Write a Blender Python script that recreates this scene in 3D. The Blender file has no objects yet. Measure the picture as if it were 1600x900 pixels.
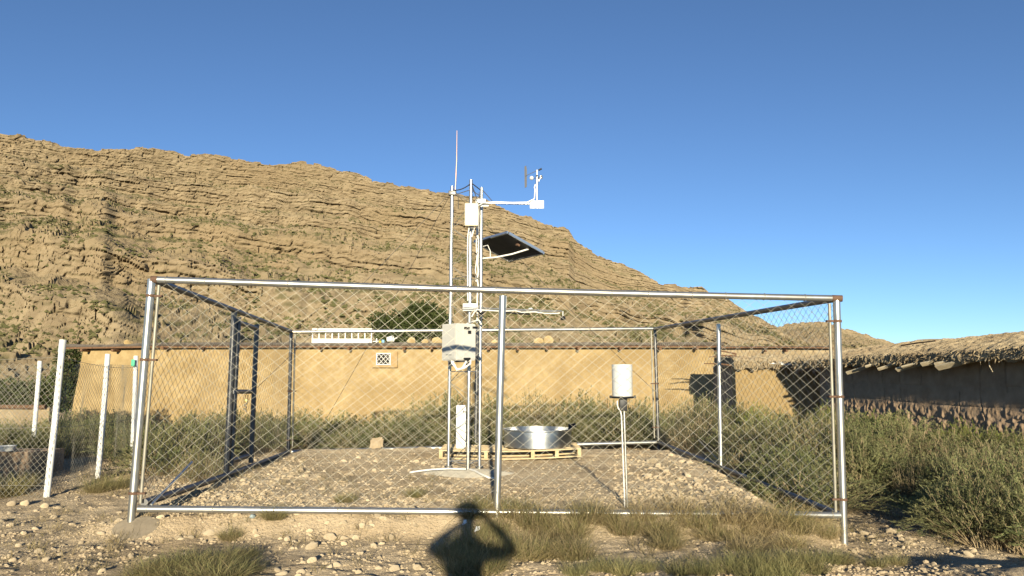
import bpy, bmesh, math, random
import numpy as np
from mathutils import Vector, Matrix

random.seed(7)
rng = np.random.default_rng(11)
scene = bpy.context.scene
COL = scene.collection
R = math.radians

# ------------------------------------------------------------------ camera, sky, sun, exposure
F, CX, CY = 1200.0, 800.0, 450.0            # focal length and centre in photo pixels (1600 x 900)
PITCH = math.atan(134 / 1200)
EYE = Vector((0, 0, 1.6))
cam_d = bpy.data.cameras.new('camera')
cam = bpy.data.objects.new('camera', cam_d)
COL.objects.link(cam)
cam.location = EYE
cam.rotation_euler = (math.pi / 2 + PITCH, 0, 0)
cam_d.sensor_width = 36
cam_d.lens = 27.0
cam_d.clip_start = 0.02
cam_d.clip_end = 8000
scene.camera = cam

SUN_EL, SUN_AZ = R(10.0), R(2.5)            # low sun behind the photographer, a little to the right
world = bpy.data.worlds.new('World')
scene.world = world
world.use_nodes = True
wn = world.node_tree.nodes
wl = world.node_tree.links
wn.clear()
sky = wn.new('ShaderNodeTexSky')
sky.sky_type = 'NISHITA'
sky.sun_disc = False
sky.sun_elevation = SUN_EL
sky.sun_rotation = math.pi - SUN_AZ
sky.altitude = 3000
sky.air_density = 0.85
sky.dust_density = 0.0
sky.ozone_density = 3.0
bg = wn.new('ShaderNodeBackground')
bg.inputs['Strength'].default_value = 0.1
wo = wn.new('ShaderNodeOutputWorld')
wl.new(sky.outputs[0], bg.inputs[0])
wl.new(bg.outputs[0], wo.inputs[0])

sun_d = bpy.data.lights.new('sun', 'SUN')
sun_d.energy = 5.0
sun_d.angle = R(0.6)
sun_d.color = (1.0, 0.90, 0.68)
sun = bpy.data.objects.new('sun', sun_d)
COL.objects.link(sun)
to_sun = Vector((math.sin(SUN_AZ) * math.cos(SUN_EL), -math.cos(SUN_AZ) * math.cos(SUN_EL), math.sin(SUN_EL)))
sun.rotation_euler = to_sun.to_track_quat('Z', 'Y').to_euler()
sun.location = (0, -30, 20)

vs = scene.view_settings
vs.view_transform = 'Standard'
vs.look = 'None'
vs.gamma = 1
vs.use_curve_mapping = False
vs.exposure = 0.72

# ------------------------------------------------------------------ helpers: pixels to directions
def ray(px, py):
    a, b = (px - CX) / F, (CY - py) / F
    c, s = math.cos(PITCH), math.sin(PITCH)
    return Vector((a, c - b * s, s + b * c))

def P(px, py, Y):
    d = ray(px, py)
    return EYE + d * (Y / d.y)

def pxof(p):
    c, s = math.cos(PITCH), math.sin(PITCH)
    y, z = p[1], p[2] - 1.6
    depth = y * c + z * s
    return CX + F * p[0] / depth, CY - F * (-y * s + z * c) / depth

# ------------------------------------------------------------------ helpers: noise
def h2(ix, iy, seed=0):
    with np.errstate(over='ignore'):
        n = (np.asarray(ix).astype(np.int64).astype(np.uint32) * np.uint32(374761393)
             + np.asarray(iy).astype(np.int64).astype(np.uint32) * np.uint32(668265263)
             + np.uint32((seed * 2246822519) & 0xffffffff))
        n = (n ^ (n >> np.uint32(13))) * np.uint32(1274126177)
        n = (n ^ (n >> np.uint32(16))) * np.uint32(2654435761)
        n = n ^ (n >> np.uint32(15))
    return n.astype(np.float64) / 4294967296.0

def vn(x, y, seed=0):
    x = np.asarray(x, float); y = np.asarray(y, float)
    ix, iy = np.floor(x), np.floor(y)
    fx, fy = x - ix, y - iy
    fx = fx * fx * (3 - 2 * fx); fy = fy * fy * (3 - 2 * fy)
    a, b = h2(ix, iy, seed), h2(ix + 1, iy, seed)
    c, d = h2(ix, iy + 1, seed), h2(ix + 1, iy + 1, seed)
    return (a * (1 - fx) + b * fx) * (1 - fy) + (c * (1 - fx) + d * fx) * fy

def fbm(x, y, o=4, seed=0, g=0.5):
    s, a, t = 0, 1, 0
    for k in range(o):
        s = s + a * (vn(np.asarray(x) * 2 ** k + 17.3 * k, np.asarray(y) * 2 ** k - 9.1 * k, seed + k) * 2 - 1)
        t += a
        a *= g
    return s / t

def sstep(a, b, x):
    t = np.clip((np.asarray(x, float) - a) / (b - a), 0, 1)
    return t * t * (3 - 2 * t)

# ------------------------------------------------------------------ helpers: materials
MATS = {}

def mat(name, c1, c2=None, rough=0.85, metal=0.0, scale=3.0, bump=0.0, bscale=40.0, c3=None, scale3=0.6,
        objrand=0.0, world_pos=False, spec=0.3, detail=6.0, attr=None, attr_col=None, trans=0.0, spread=(0.35, 0.65), bdist=0.02):
    m = bpy.data.materials.new(name)
    m.use_nodes = True
    nt = m.node_tree
    N, L = nt.nodes, nt.links
    b = N['Principled BSDF']
    b.inputs['Roughness'].default_value = rough
    b.inputs['Metallic'].default_value = metal
    b.inputs['Specular IOR Level'].default_value = spec
    if rough >= 0.9: b.inputs['Diffuse Roughness'].default_value = 1.0
    if world_pos:
        co = N.new('ShaderNodeNewGeometry').outputs['Position']
    else:
        co = N.new('ShaderNodeTexCoord').outputs['Object']
    if objrand:
        oi = N.new('ShaderNodeObjectInfo')
        ad = N.new('ShaderNodeVectorMath'); ad.operation = 'ADD'
        ml = N.new('ShaderNodeVectorMath'); ml.operation = 'SCALE'
        L.new(oi.outputs['Location'], ml.inputs[0]); ml.inputs['Scale'].default_value = 7.31
        L.new(co, ad.inputs[0]); L.new(ml.outputs[0], ad.inputs[1])
        co = ad.outputs[0]

    def noise(sc, det, rg=0.6):
        n = N.new('ShaderNodeTexNoise')
        n.inputs['Scale'].default_value = sc
        n.inputs['Detail'].default_value = det
        n.inputs['Roughness'].default_value = rg
        L.new(co, n.inputs['Vector'])
        return n.outputs['Fac']

    def ramp(fac, lo, hi):
        r = N.new('ShaderNodeMapRange')
        r.inputs['From Min'].default_value = lo
        r.inputs['From Max'].default_value = hi
        L.new(fac, r.inputs['Value'])
        return r.outputs['Result']

    def mix(fac, A, B, mode='MIX'):
        x = N.new('ShaderNodeMix'); x.data_type = 'RGBA'; x.blend_type = mode
        if isinstance(fac, (int, float)): x.inputs[0].default_value = fac
        else: L.new(fac, x.inputs[0])
        for sock, v in ((x.inputs[6], A), (x.inputs[7], B)):
            if isinstance(v, tuple): sock.default_value = (*v, 1)
            else: L.new(v, sock)
        return x.outputs[2]
    col = c1
    if c2: col = mix(ramp(noise(scale, detail), *spread), c1, c2)
    if c3: col = mix(ramp(noise(scale3, 4.0), 0.45, 0.62), col, c3)
    if attr:
        a = N.new('ShaderNodeAttribute'); a.attribute_name = attr
        col = mix(a.outputs['Fac'], col, attr_col)
    if objrand:
        hs = N.new('ShaderNodeHueSaturation')
        r = N.new('ShaderNodeMapRange')
        r.inputs['To Min'].default_value = 1 - objrand
        r.inputs['To Max'].default_value = 1 + objrand
        L.new(oi.outputs['Random'], r.inputs['Value'])
        L.new(r.outputs[0], hs.inputs['Value'])
        if isinstance(col, tuple): hs.inputs['Color'].default_value = (*col, 1)
        else: L.new(col, hs.inputs['Color'])
        col = hs.outputs[0]
    if isinstance(col, tuple): b.inputs['Base Color'].default_value = (*col, 1)
    else: L.new(col, b.inputs['Base Color'])
    if bump:
        bp = N.new('ShaderNodeBump')
        bp.inputs['Strength'].default_value = bump
        bp.inputs['Distance'].default_value = bdist
        L.new(noise(bscale, 5.0, 0.65), bp.inputs['Height'])
        L.new(bp.outputs[0], b.inputs['Normal'])
    if trans:
        tr = N.new('ShaderNodeBsdfTranslucent')
        if isinstance(col, tuple): tr.inputs[0].default_value = (*col, 1)
        else: L.new(col, tr.inputs[0])
        ms = N.new('ShaderNodeMixShader'); ms.inputs[0].default_value = trans
        L.new(b.outputs[0], ms.inputs[1]); L.new(tr.outputs[0], ms.inputs[2])
        L.new(ms.outputs[0], N['Material Output'].inputs[0])
    MATS[name] = m
    return m

mat('earth', (0.49, 0.385, 0.25), (0.56, 0.45, 0.305), 0.95, scale=2.2, bump=1.0, bscale=28, c3=(0.42, 0.32, 0.20), scale3=0.5, world_pos=True, spec=0.1, bdist=0.06)
mat('stone', (0.38, 0.30, 0.195), (0.47, 0.385, 0.265), 0.9, scale=6, bump=0.35, bscale=40, objrand=0.28, spec=0.15, bdist=0.008)
mat('gravel', (0.38, 0.295, 0.19), (0.48, 0.385, 0.255), 0.92, scale=9, spec=0.12, world_pos=True, detail=2)
mat('rock', (0.215, 0.163, 0.100), (0.300, 0.232, 0.143), 0.95, scale=0.16, bump=0.9, bscale=1.7, c3=(0.255, 0.190, 0.112), scale3=0.012, world_pos=True, spec=0.08, attr='veg_crack', attr_col=(0.105, 0.093, 0.045), bdist=0.5, spread=(0.4, 0.6))
mat('hill_scrub', (0.075, 0.075, 0.032), (0.125, 0.115, 0.05), 0.95, scale=0.2, world_pos=True, spec=0.05)
mat('plaster', (0.385, 0.28, 0.135), (0.465, 0.352, 0.184), 0.93, scale=5.0, bump=0.45, bscale=22, c3=(0.345, 0.248, 0.118), scale3=0.7, world_pos=True, spec=0.1, bdist=0.03)
mat('adobe', (0.33, 0.232, 0.150), (0.42, 0.305, 0.205), 0.95, scale=4.0, bump=0.6, bscale=18, world_pos=True, spec=0.08, bdist=0.03)
mat('straw_mud', (0.33, 0.255, 0.155), (0.45, 0.36, 0.23), 0.97, scale=7.0, bump=0.9, bscale=30, c3=(0.31, 0.235, 0.145), scale3=0.8, world_pos=True, spec=0.06, bdist=0.05)
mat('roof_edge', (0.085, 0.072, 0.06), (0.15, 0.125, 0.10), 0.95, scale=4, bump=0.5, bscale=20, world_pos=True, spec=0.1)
mat('timber_dark', (0.115, 0.06, 0.032), (0.19, 0.105, 0.055), 0.85, scale=12, bump=0.3, bscale=60)
mat('timber_pale', (0.50, 0.38, 0.21), (0.60, 0.47, 0.28), 0.8, scale=8, bump=0.25, bscale=60)
mat('plank_grey', (0.42, 0.34, 0.22), (0.52, 0.44, 0.30), 0.85, scale=10, bump=0.3, bscale=60)
mat('galvanised', (0.46, 0.46, 0.43), (0.60, 0.59, 0.55), 0.36, 0.85, scale=9, bump=0.06, bscale=70, c3=(0.50, 0.47, 0.40), scale3=3.0, spec=0.5, bdist=0.003)
mat('dark_pipe', (0.10, 0.098, 0.095), (0.16, 0.155, 0.15), 0.42, 0.55, scale=9, bump=0.05, bscale=70, spec=0.5, bdist=0.003)  # darker steel for the gate, side rails and rear posts
mat('wire', (0.25, 0.23, 0.18), (0.34, 0.315, 0.25), 0.5, 0.35, scale=5, spec=0.4)
mat('wire_old', (0.26, 0.23, 0.18), (0.36, 0.33, 0.27), 0.55, 0.35, scale=5, spec=0.4)
mat('thin_cable', (0.09, 0.08, 0.07), None, 0.6, 0.3)
mat('rust', (0.115, 0.068, 0.045), (0.17, 0.10, 0.065), 0.8, 0.2, scale=20, bump=0.3, bscale=90)
mat('hollow', (0.012, 0.010, 0.009), None, 0.9)  # near-black, stands for the unlit inside of tubes and window
mat('white_paint', (0.78, 0.77, 0.73), (0.70, 0.68, 0.62), 0.6, scale=6, bump=0.1, bscale=30)
mat('white_enamel', (0.60, 0.60, 0.57), None, 0.35, spec=0.5)
mat('cabinet_paint', (0.50, 0.48, 0.43), (0.54, 0.52, 0.465), 0.42, scale=2, spec=0.5)
mat('cream_plastic', (0.66, 0.60, 0.42), (0.70, 0.64, 0.46), 0.4, scale=3, spec=0.5)
mat('white_cable', (0.76, 0.73, 0.66), None, 0.55)
mat('steel_bright', (0.80, 0.80, 0.78), (0.70, 0.70, 0.68), 0.28, 1.0, scale=3, bump=0.05, bscale=9, spec=0.5, bdist=0.01)
mat('alloy', (0.70, 0.70, 0.68), None, 0.32, 0.9)
mat('panel_back', (0.030, 0.030, 0.033), (0.045, 0.043, 0.045), 0.55, scale=6)
mat('panel_cell', (0.012, 0.016, 0.045), None, 0.15, spec=0.5)
mat('black_plastic', (0.016, 0.016, 0.017), None, 0.45)
mat('vane_grey', (0.11, 0.11, 0.115), None, 0.6)
mat('copper_rod', (0.50, 0.34, 0.28), None, 0.4, 0.6)
mat('concrete', (0.17, 0.14, 0.10), (0.24, 0.198, 0.142), 0.95, scale=7, bump=0.4, bscale=40, world_pos=True)
mat('concrete_grey', (0.30, 0.27, 0.215), (0.37, 0.335, 0.27), 0.95, scale=5, bump=0.4, bscale=40, world_pos=True)
mat('shrub_leaf', (0.165, 0.168, 0.072), (0.265, 0.25, 0.115), 0.75, scale=5, objrand=0.4, trans=0.25, spec=0.2, c3=(0.165, 0.182, 0.074), scale3=1.6)
mat('shrub_leaf_bright', (0.185, 0.215, 0.048), (0.255, 0.270, 0.075), 0.7, scale=5, objrand=0.15, trans=0.3, spec=0.2)
mat('shrub_stem', (0.25, 0.185, 0.105), (0.36, 0.28, 0.17), 0.85, scale=9, spec=0.1)
mat('dry_blade', (0.33, 0.25, 0.13), (0.47, 0.37, 0.205), 0.8, scale=6, objrand=0.2, trans=0.25, spec=0.2, c3=(0.31, 0.25, 0.11), scale3=3.0)
mat('green_blade', (0.185, 0.185, 0.07), (0.31, 0.285, 0.125), 0.75, scale=6, objrand=0.2, trans=0.3, spec=0.2, c3=(0.30, 0.25, 0.11), scale3=4.0)
mat('tree_leaf', (0.045, 0.058, 0.018), (0.085, 0.10, 0.032), 0.7, scale=2.5, trans=0.2, spec=0.2)
mat('bark', (0.13, 0.095, 0.06), (0.19, 0.14, 0.09), 0.9, scale=8, bump=0.5, bscale=30)
mat('paper', (0.78, 0.78, 0.76), None, 0.8)
mat('blue_grey', (0.30, 0.36, 0.36), (0.36, 0.42, 0.42), 0.7, scale=9)
mat('blue_plastic', (0.16, 0.33, 0.45), None, 0.5)
mat('yellow_cloth', (0.62, 0.42, 0.05), None, 0.8)
mat('orange_plastic', (0.75, 0.15, 0.04), None, 0.45)
mat('green_plate', (0.08, 0.42, 0.24), None, 0.5)
mat('brass', (0.55, 0.40, 0.16), None, 0.35, 0.8)
mat('skin', (0.45, 0.28, 0.20), None, 0.6)
mat('shirt', (0.20, 0.24, 0.30), (0.24, 0.28, 0.34), 0.9, scale=12)
mat('trousers', (0.06, 0.06, 0.075), (0.08, 0.08, 0.09), 0.9, scale=12)
mat('hair', (0.02, 0.016, 0.012), None, 0.6)
mat('grey_mark', (0.20, 0.20, 0.20), None, 0.6)

# ------------------------------------------------------------------ helpers: objects
ORG = {}

def tag(o, label=None, cat=None, group=None, kind=None):
    if label: o['label'] = label
    if cat: o['category'] = cat
    if group: o['group'] = group
    if kind: o['kind'] = kind
    return o

def link(o, parent=None, org=None):
    COL.objects.link(o)
    if parent is not None:
        o.parent = parent
        ORG[o.name] = ORG[parent.name]
    else:
        o.location = org if org is not None else (0, 0, 0)
        ORG[o.name] = Vector(o.location)
    return o

def thing(name, label, cat, loc=(0, 0, 0), group=None):
    o = bpy.data.objects.new(name, None)
    o.empty_display_size = 0.2
    link(o, None, Vector(loc))
    return tag(o, label, cat, group)

def np_mesh(name, V, faces, mats, smooth=True, midx=None, sharp=None):
    """V (n,3); faces: list of int arrays (k,3) / (k,4)"""
    me = bpy.data.meshes.new(name)
    V = np.asarray(V, np.float32)
    me.vertices.add(len(V))
    me.vertices.foreach_set('co', V.ravel())
    lens = np.concatenate([np.full(len(f), f.shape[1], np.int32) for f in faces])
    idx = np.concatenate([np.asarray(f, np.int32).ravel() for f in faces])
    me.loops.add(len(idx))
    me.loops.foreach_set('vertex_index', idx)
    me.polygons.add(len(lens))
    st = np.zeros(len(lens), np.int32); st[1:] = np.cumsum(lens)[:-1]
    me.polygons.foreach_set('loop_start', st)
    if midx is not None: me.polygons.foreach_set('material_index', np.asarray(midx, np.int32))
    me.polygons.foreach_set('use_smooth', np.full(len(lens), smooth))
    me.update(calc_edges=True)
    for m in (mats if isinstance(mats, (list, tuple)) else [mats]):
        me.materials.append(MATS[m])
    if sharp: me.set_sharp_from_angle(angle=sharp)
    return me

class MB:
    def __init__(s): s.v, s.f = [], []
    def add(s, vs_, fs):
        n = len(s.v)
        s.v += [tuple(x) for x in vs_]
        s.f += [tuple(i + n for i in f) for f in fs]
        return s
    def box(s, c, size, rot=None, bev=0.0):
        hx, hy, hz = (x / 2 for x in size)
        rot = rot or Matrix.Identity(3)
        c = Vector(c)
        if bev <= 0:
            vs_ = [c + rot @ Vector((x, y, z)) for z in (-hz, hz) for y in (-hy, hy) for x in (-hx, hx)]
            return s.add(vs_, [(0, 2, 3, 1), (4, 5, 7, 6), (0, 1, 5, 4), (2, 6, 7, 3), (0, 4, 6, 2), (1, 3, 7, 5)])
        bm = bmesh.new()
        bmesh.ops.create_cube(bm, size=1)
        for v in bm.verts: v.co = Vector((v.co.x * size[0], v.co.y * size[1], v.co.z * size[2]))
        bmesh.ops.bevel(bm, geom=list(bm.edges), offset=bev, segments=2, affect='EDGES', profile=0.6)
        bm.verts.index_update()
        s.add([c + rot @ v.co for v in bm.verts], [[v.index for v in f.verts] for f in bm.faces])
        bm.free()
        return s
    def tube(s, pts, r, n=10, caps=True):
        pts = [Vector(p) for p in pts]
        rs = r if isinstance(r, (list, tuple)) else [r] * len(pts)
        prev = None
        rings = []
        for i, p in enumerate(pts):
            t = (pts[min(i + 1, len(pts) - 1)] - pts[max(i - 1, 0)]).normalized()
            if prev is None:
                a = Vector((0, 0, 1)) if abs(t.z) < 0.9 else Vector((1, 0, 0))
                u = t.cross(a).normalized()
            else:
                u = (prev - t * prev.dot(t)).normalized()
            prev = u
            w = t.cross(u)
            rings.append([p + (u * math.cos(2 * math.pi * k / n) + w * math.sin(2 * math.pi * k / n)) * rs[i] for k in range(n)])
        vs_ = [v for rg in rings for v in rg]
        fs = []
        for i in range(len(pts) - 1):
            for k in range(n):
                k2 = (k + 1) % n
                fs.append((i * n + k, i * n + k2, (i + 1) * n + k2, (i + 1) * n + k))
        if caps:
            fs.append(tuple(range(n))[::-1])
            m = (len(pts) - 1) * n
            fs.append(tuple(m + k for k in range(n)))
        return s.add(vs_, fs)
    def lathe(s, c, prof, n=32, axis=None, cap=False):
        """prof: list of (radius, height) along axis"""
        ax = Vector(axis).normalized() if axis else Vector((0, 0, 1))
        a = Vector((1, 0, 0)) if abs(ax.x) < 0.9 else Vector((0, 1, 0))
        u = ax.cross(a).normalized(); w = ax.cross(u)
        c = Vector(c)
        vs_, fs = [], []
        for r, h in prof:
            for k in range(n):
                q = 2 * math.pi * k / n
                vs_.append(c + ax * h + (u * math.cos(q) + w * math.sin(q)) * r)
        for i in range(len(prof) - 1):
            for k in range(n):
                k2 = (k + 1) % n
                fs.append((i * n + k, i * n + k2, (i + 1) * n + k2, (i + 1) * n + k))
        if cap:
            fs.append(tuple(range(n))[::-1])
            fs.append(tuple((len(prof) - 1) * n + k for k in range(n)))
        return s.add(vs_, fs)
    def poly(s, pts, th, nrm):
        """flat polygon with thickness"""
        nrm = Vector(nrm).normalized() * th
        n = len(pts)
        vs_ = [Vector(p) for p in pts] + [Vector(p) + nrm for p in pts]
        fs = [tuple(range(n))[::-1], tuple(range(n, 2 * n))]
        fs += [(i, (i + 1) % n, n + (i + 1) % n, n + i) for i in range(n)]
        return s.add(vs_, fs)
    def build(s, name, m, parent=None, org=None, smooth=True, sharp=0.7):
        o0 = ORG[parent.name] if parent is not None else Vector(org if org is not None else (0, 0, 0))
        me = bpy.data.meshes.new(name)
        me.from_pydata([(x - o0.x, y - o0.y, z - o0.z) for x, y, z in s.v], [], s.f)
        bm = bmesh.new(); bm.from_mesh(me)
        bmesh.ops.recalc_face_normals(bm, faces=list(bm.faces))
        bm.to_mesh(me); bm.free()
        me.polygons.foreach_set('use_smooth', [smooth] * len(me.polygons))
        if smooth: me.set_sharp_from_angle(angle=sharp)
        me.materials.append(MATS[m])
        me.update()
        return link(bpy.data.objects.new(name, me), parent, o0)

def tube(name, pts, r, m, parent=None, org=None, n=10):
    return MB().tube(pts, r, n).build(name, m, parent, org)

def box(name, c, size, m, parent=None, org=None, rot=None, bev=0.0):
    return MB().box(c, size, rot, bev).build(name, m, parent, org, smooth=bev > 0)

def rotz(a): return Matrix.Rotation(a, 3, 'Z')

# ------------------------------------------------------------------ ground height
def Gm(x, y):
    x = np.asarray(x, float); y = np.asarray(y, float)
    edge = 8.0 + 0.055 * (x + 0.3)
    inx = sstep(-4.5, -3.9, x) * (1 - sstep(2.9, 3.7, x))
    iny = sstep(edge - 0.32, edge + 0.10, y + 0.12 * fbm(x * 1.7, y * 0 + 3.1, 3, 5)) * (1 - sstep(14.8, 16.2, y))
    z = 0.165 * inx * iny
    z = z - 0.20 * sstep(2.6, 3.6, x) * (1 - sstep(5.2, 7.0, x)) * sstep(6.6, 7.6, y) * (1 - sstep(9.5, 12.5, y))
    z = z + 0.05 * fbm(x * 0.35, y * 0.35, 3, 21) * sstep(2, 6, np.hypot(x, y - 0))
    z = z - 0.60 * sstep(15.8, 24.0, y)
    # small bank of loose earth at the right edge of the picture
    z = z + 0.10 * np.exp(-(((x - 4.35) / 0.55) ** 2 + ((y - 6.25) / 0.28) ** 2))
    return z

def Gf(x, y):
    near = 1 - sstep(18, 40, np.hypot(x, y - 9))
    pad = sstep(0.0, 0.7, np.hypot((np.asarray(x) + 0.55) / 1.2, np.asarray(y) - 11.5) - 0.7)
    d = 0.030 * fbm(x * 1.8, y * 1.8, 3, 31) + 0.014 * fbm(x * 6.5, y * 6.5, 2, 41) + 0.010 * fbm(x * 17.0, y * 17.0, 2, 51)
    lump = np.maximum(0, vn(x * 9.0, y * 9.0, 61) - 0.62) * 0.045
    return (d + lump) * near * (0.3 + 0.7 * pad)

def G(x, y): return float(Gm(x, y) + Gf(x, y))

def ground_at(px, py):
    d = ray(px, py)
    Y = 1.6 * d.y / max(-d.z, 1e-3)
    for _ in range(14):
        p = EYE + d * (Y / d.y)
        z = G(p.x, p.y)
        Y += (0.6 * (p.z - z)) * d.y / max(-d.z, 1e-3)
    p = EYE + d * (Y / d.y)
    return Vector((p.x, p.y, G(p.x, p.y)))

def axis(segs, tail0, tail1, g=1.22, far=3500):
    a = []
    for lo, hi, st in segs: a += list(np.arange(lo, hi - 1e-6, st))
    a.append(segs[-1][1])
    st = segs[-1][2]; v = a[-1]
    while v < far:
        st *= g; v += st; a.append(v)
    st = segs[0][2]; v = a[0]; b = []
    while v > -tail0:
        st *= g; v -= st; b.append(v)
    return np.array(b[::-1] + a)

xs = axis([(-13, -6.2, 0.11), (-6.2, 6.4, 0.036), (6.4, 13, 0.11)], 3500, 3500)
ys = axis([(5.4, 9.2, 0.034), (9.2, 15.5, 0.06), (15.5, 24, 0.13)], 400, 3500)
XX, YY = np.meshgrid(xs, ys)
ZZ = Gm(XX, YY) + Gf(XX, YY)
V = np.stack([XX, YY, ZZ], -1).reshape(-1, 3)
nx, ny = len(xs), len(ys)
I = np.arange(nx * ny).reshape(ny, nx)
Q = np.stack([I[:-1, :-1], I[:-1, 1:], I[1:, 1:], I[1:, :-1]], -1).reshape(-1, 4)
ground = link(bpy.data.objects.new('ground', np_mesh('ground', V, [Q], 'earth')))
tag(ground, kind='structure')

# ------------------------------------------------------------------ mountain and far hill
def mountain(name, outline, dbase, dr0, dr1, nu, nv, px0, px1, seed, scrub_n, zlow=-2.0, ledge=2.2):
    px = np.linspace(px0, px1, nu)
    ox = np.array([o[0] for o in outline], float); oy = np.array([o[1] for o in outline], float)
    py = np.interp(px, ox, oy)
    c, s = math.cos(PITCH), math.sin(PITCH)
    a, b = (px - CX) / F, (CY - py) / F
    dy, dz = c - b * s, s + b * c
    tx, tz = a / dy, dz / dy
    dr = dr0 + (dr1 - dr0) * (px - px0) / (px1 - px0)
    H = 1.6 + dr * tz
    sv = np.linspace(0, 1, nv)[:, None]
    z = zlow + (H - zlow)[None, :] * sv
    Xr = (tx * dr)[None, :] * np.ones_like(z)
    t = z + 0.10 * Xr + 4.0 * fbm(Xr / 60, z / 60, 3, seed) + 1.2 * fbm(Xr / 14, z / 10, 2, seed + 3)
    base_n = 0.52 * vn(t / 17, t * 0 + 2.2, seed + 7) + 0.36 * vn(t / 5.5, t * 0 + 5.1, seed + 8) + 0.12 * vn(t / 2.2, t * 0 + 7.7, seed + 6)
    base_n = base_n + 0.10 * np.sin(t * 6.283 / 21 + 0.6)
    low = 0.15 + 0.85 * sstep(0.02, 0.17, sv + 0.10 * fbm(Xr / 50, z / 20, 3, seed + 11))
    hard0 = np.maximum(sstep(0.37, 0.50, base_n) * low, sstep(0.84, 0.94, sv + 0 * t))
    hard = np.clip(sstep(0.37, 0.50, base_n + 0.30 * (vn(Xr / 22, t / 8, seed + 10) - 0.5) + 0.12 * (vn(Xr / 6, t / 3, seed + 9) - 0.5)) * low, 0, 1)
    hard = np.maximum(hard, 0.9 * sstep(0.86, 0.95, sv + 0 * t))
    dD = ledge * (1 - hard0) + 0.25 * hard0
    D = np.cumsum(dD, 0); D = (D - D[0]) / (D[-1] - D[0])
    d = dbase + (dr[None, :] - dbase) * D
    d = d + 16 * fbm(Xr / 70, sv * 1.6 + 0 * Xr, 2, seed + 13) * (sv * (1 - sv) * 3)
    Xr = tx[None, :] * d
    # beds and blocks
    tw = t / 1.6 + 1.5 * vn(t / 8, t * 0 + 9.3, seed + 15) + 0.5 * fbm(Xr / 25, t / 6, 2, seed + 16)
    bed = np.floor(tw); fb = tw - bed
    wb = 4.0 + 12 * h2(bed, bed * 0 + 5, seed + 17)
    q = (Xr + 3.5 * fbm(Xr / 9, z / 4, 3, seed + 18)) / wb + 13 * h2(bed, bed * 0, seed + 19)
    cell = np.floor(q); fq = q - cell
    rr = h2(cell, bed, seed + 21)
    off = 1.3 * (rr - 0.5) + 1.5 * (h2(bed, bed * 0 + 8, seed + 23) - 0.5) + 1.5 * fbm(Xr / 7, z / 3.5, 3, seed + 24)
    joint = np.minimum(fq, 1 - fq) * wb
    off = off - 1.4 * (1 - sstep(0.0, 0.8, joint)) * sstep(0.5, 0.7, h2(cell, bed + 77, seed + 25))
    off = off - 1.1 * (1 - sstep(0.0, 0.20, np.minimum(fb, 1 - fb))) * sstep(0.35, 0.65, vn(Xr / 10, bed * 1.37, seed + 26))
    # finer splitting of the blocks
    q2 = (Xr + 1.2 * fbm(Xr / 3, z / 2, 2, seed + 30)) / 3.1 + 7 * h2(np.floor(tw * 2.3), bed * 0 + 3, seed + 27)
    off = off + 0.8 * (h2(np.floor(q2), np.floor(tw * 2.3), seed + 28) - 0.5) + 1.0 * fbm(Xr / 1.7, z / 1.1, 2, seed + 34)
    d = d - off * hard
    # rubble on the ledges
    rub = fbm(Xr / 4.0, d / 7.0, 3, seed + 29)
    d = d - (1 - hard) * 1.2 * rub
    z = z + (1 - hard) * 0.9 * fbm(Xr / 3.0, d / 6.0, 2, seed + 31) + 0.5 * hard * fbm(Xr / 3, z / 2, 2, seed + 33)
    # fallen blocks strewn over the slopes
    cxx = Xr / 2.1 + 0.6 * fbm(Xr / 3, d / 4, 2, seed + 43); cdd = d / 2.9 + 0.6 * fbm(Xr / 3 + 5, d / 4, 2, seed + 44)
    hb = h2(np.floor(cxx), np.floor(cdd), seed + 45)
    fx_, fy_ = cxx - np.floor(cxx), cdd - np.floor(cdd)
    inside = sstep(0.0, 0.16, np.minimum(np.minimum(fx_, 1 - fx_), np.minimum(fy_, 1 - fy_)))
    boul = inside * np.maximum(0, hb - 0.45) * 1.9 * sstep(0.3, 0.6, vn(Xr / 11, d / 14, seed + 46))
    z = z + (1 - hard) * (boul + 0.35 * fbm(Xr / 1.0, d / 1.9, 2, seed + 47))
    d = d - (1 - hard) * boul * 0.8
    # uneven crest: blocks stand up out of the skyline
    cr = sstep(0.95, 1.0, sv)
    z = z + cr * (1.6 * (h2(np.floor(Xr / 4.3), Xr * 0, seed + 35) - 0.5) + 1.3 * fbm(Xr / 12, Xr * 0, 3, seed + 36))
    X = tx[None, :] * d
    dash = sstep(0.52, 0.66, 0.55 * vn(Xr / 3.6, z / 0.8, seed + 37) + 0.45 * vn(Xr / 1.6, z / 0.6 + 4, seed + 38))
    patchy = sstep(0.25, 0.6, vn(Xr / 16, t / 5, seed + 39))
    seam = (1 - sstep(0.05, 0.2, np.minimum(fb, 1 - fb))) * sstep(0.4, 0.62, vn(Xr / 7, bed * 1.9, seed + 40))  # dark crack lines along the bedding put into the colour, as shade and scrub
    veg_crack = np.clip((1 - hard) * (0.10 + 0.9 * dash * (0.25 + 0.75 * patchy)) + 0.5 * seam * hard, 0, 1)
    # back side so that the ridge has thickness
    Xb = X[-1] * 1.15; db = d[-1] * 1.15; zb = np.full(nu, zlow)
    Vm = np.concatenate([np.stack([X, d, z], -1).reshape(-1, 3), np.stack([Xb, db, zb], -1)])
    Im = np.arange(nu * (nv + 1)).reshape(nv + 1, nu)
    Qm = np.stack([Im[:-1, :-1], Im[:-1, 1:], Im[1:, 1:], Im[1:, :-1]], -1).reshape(-1, 4)
    me = np_mesh(name, Vm, [Qm], 'rock', smooth=False)
    at = me.attributes.new('veg_crack', 'FLOAT', 'POINT')
    at.data.foreach_set('value', np.concatenate([veg_crack.ravel(), np.zeros(nu)]).astype(np.float32))
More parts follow.
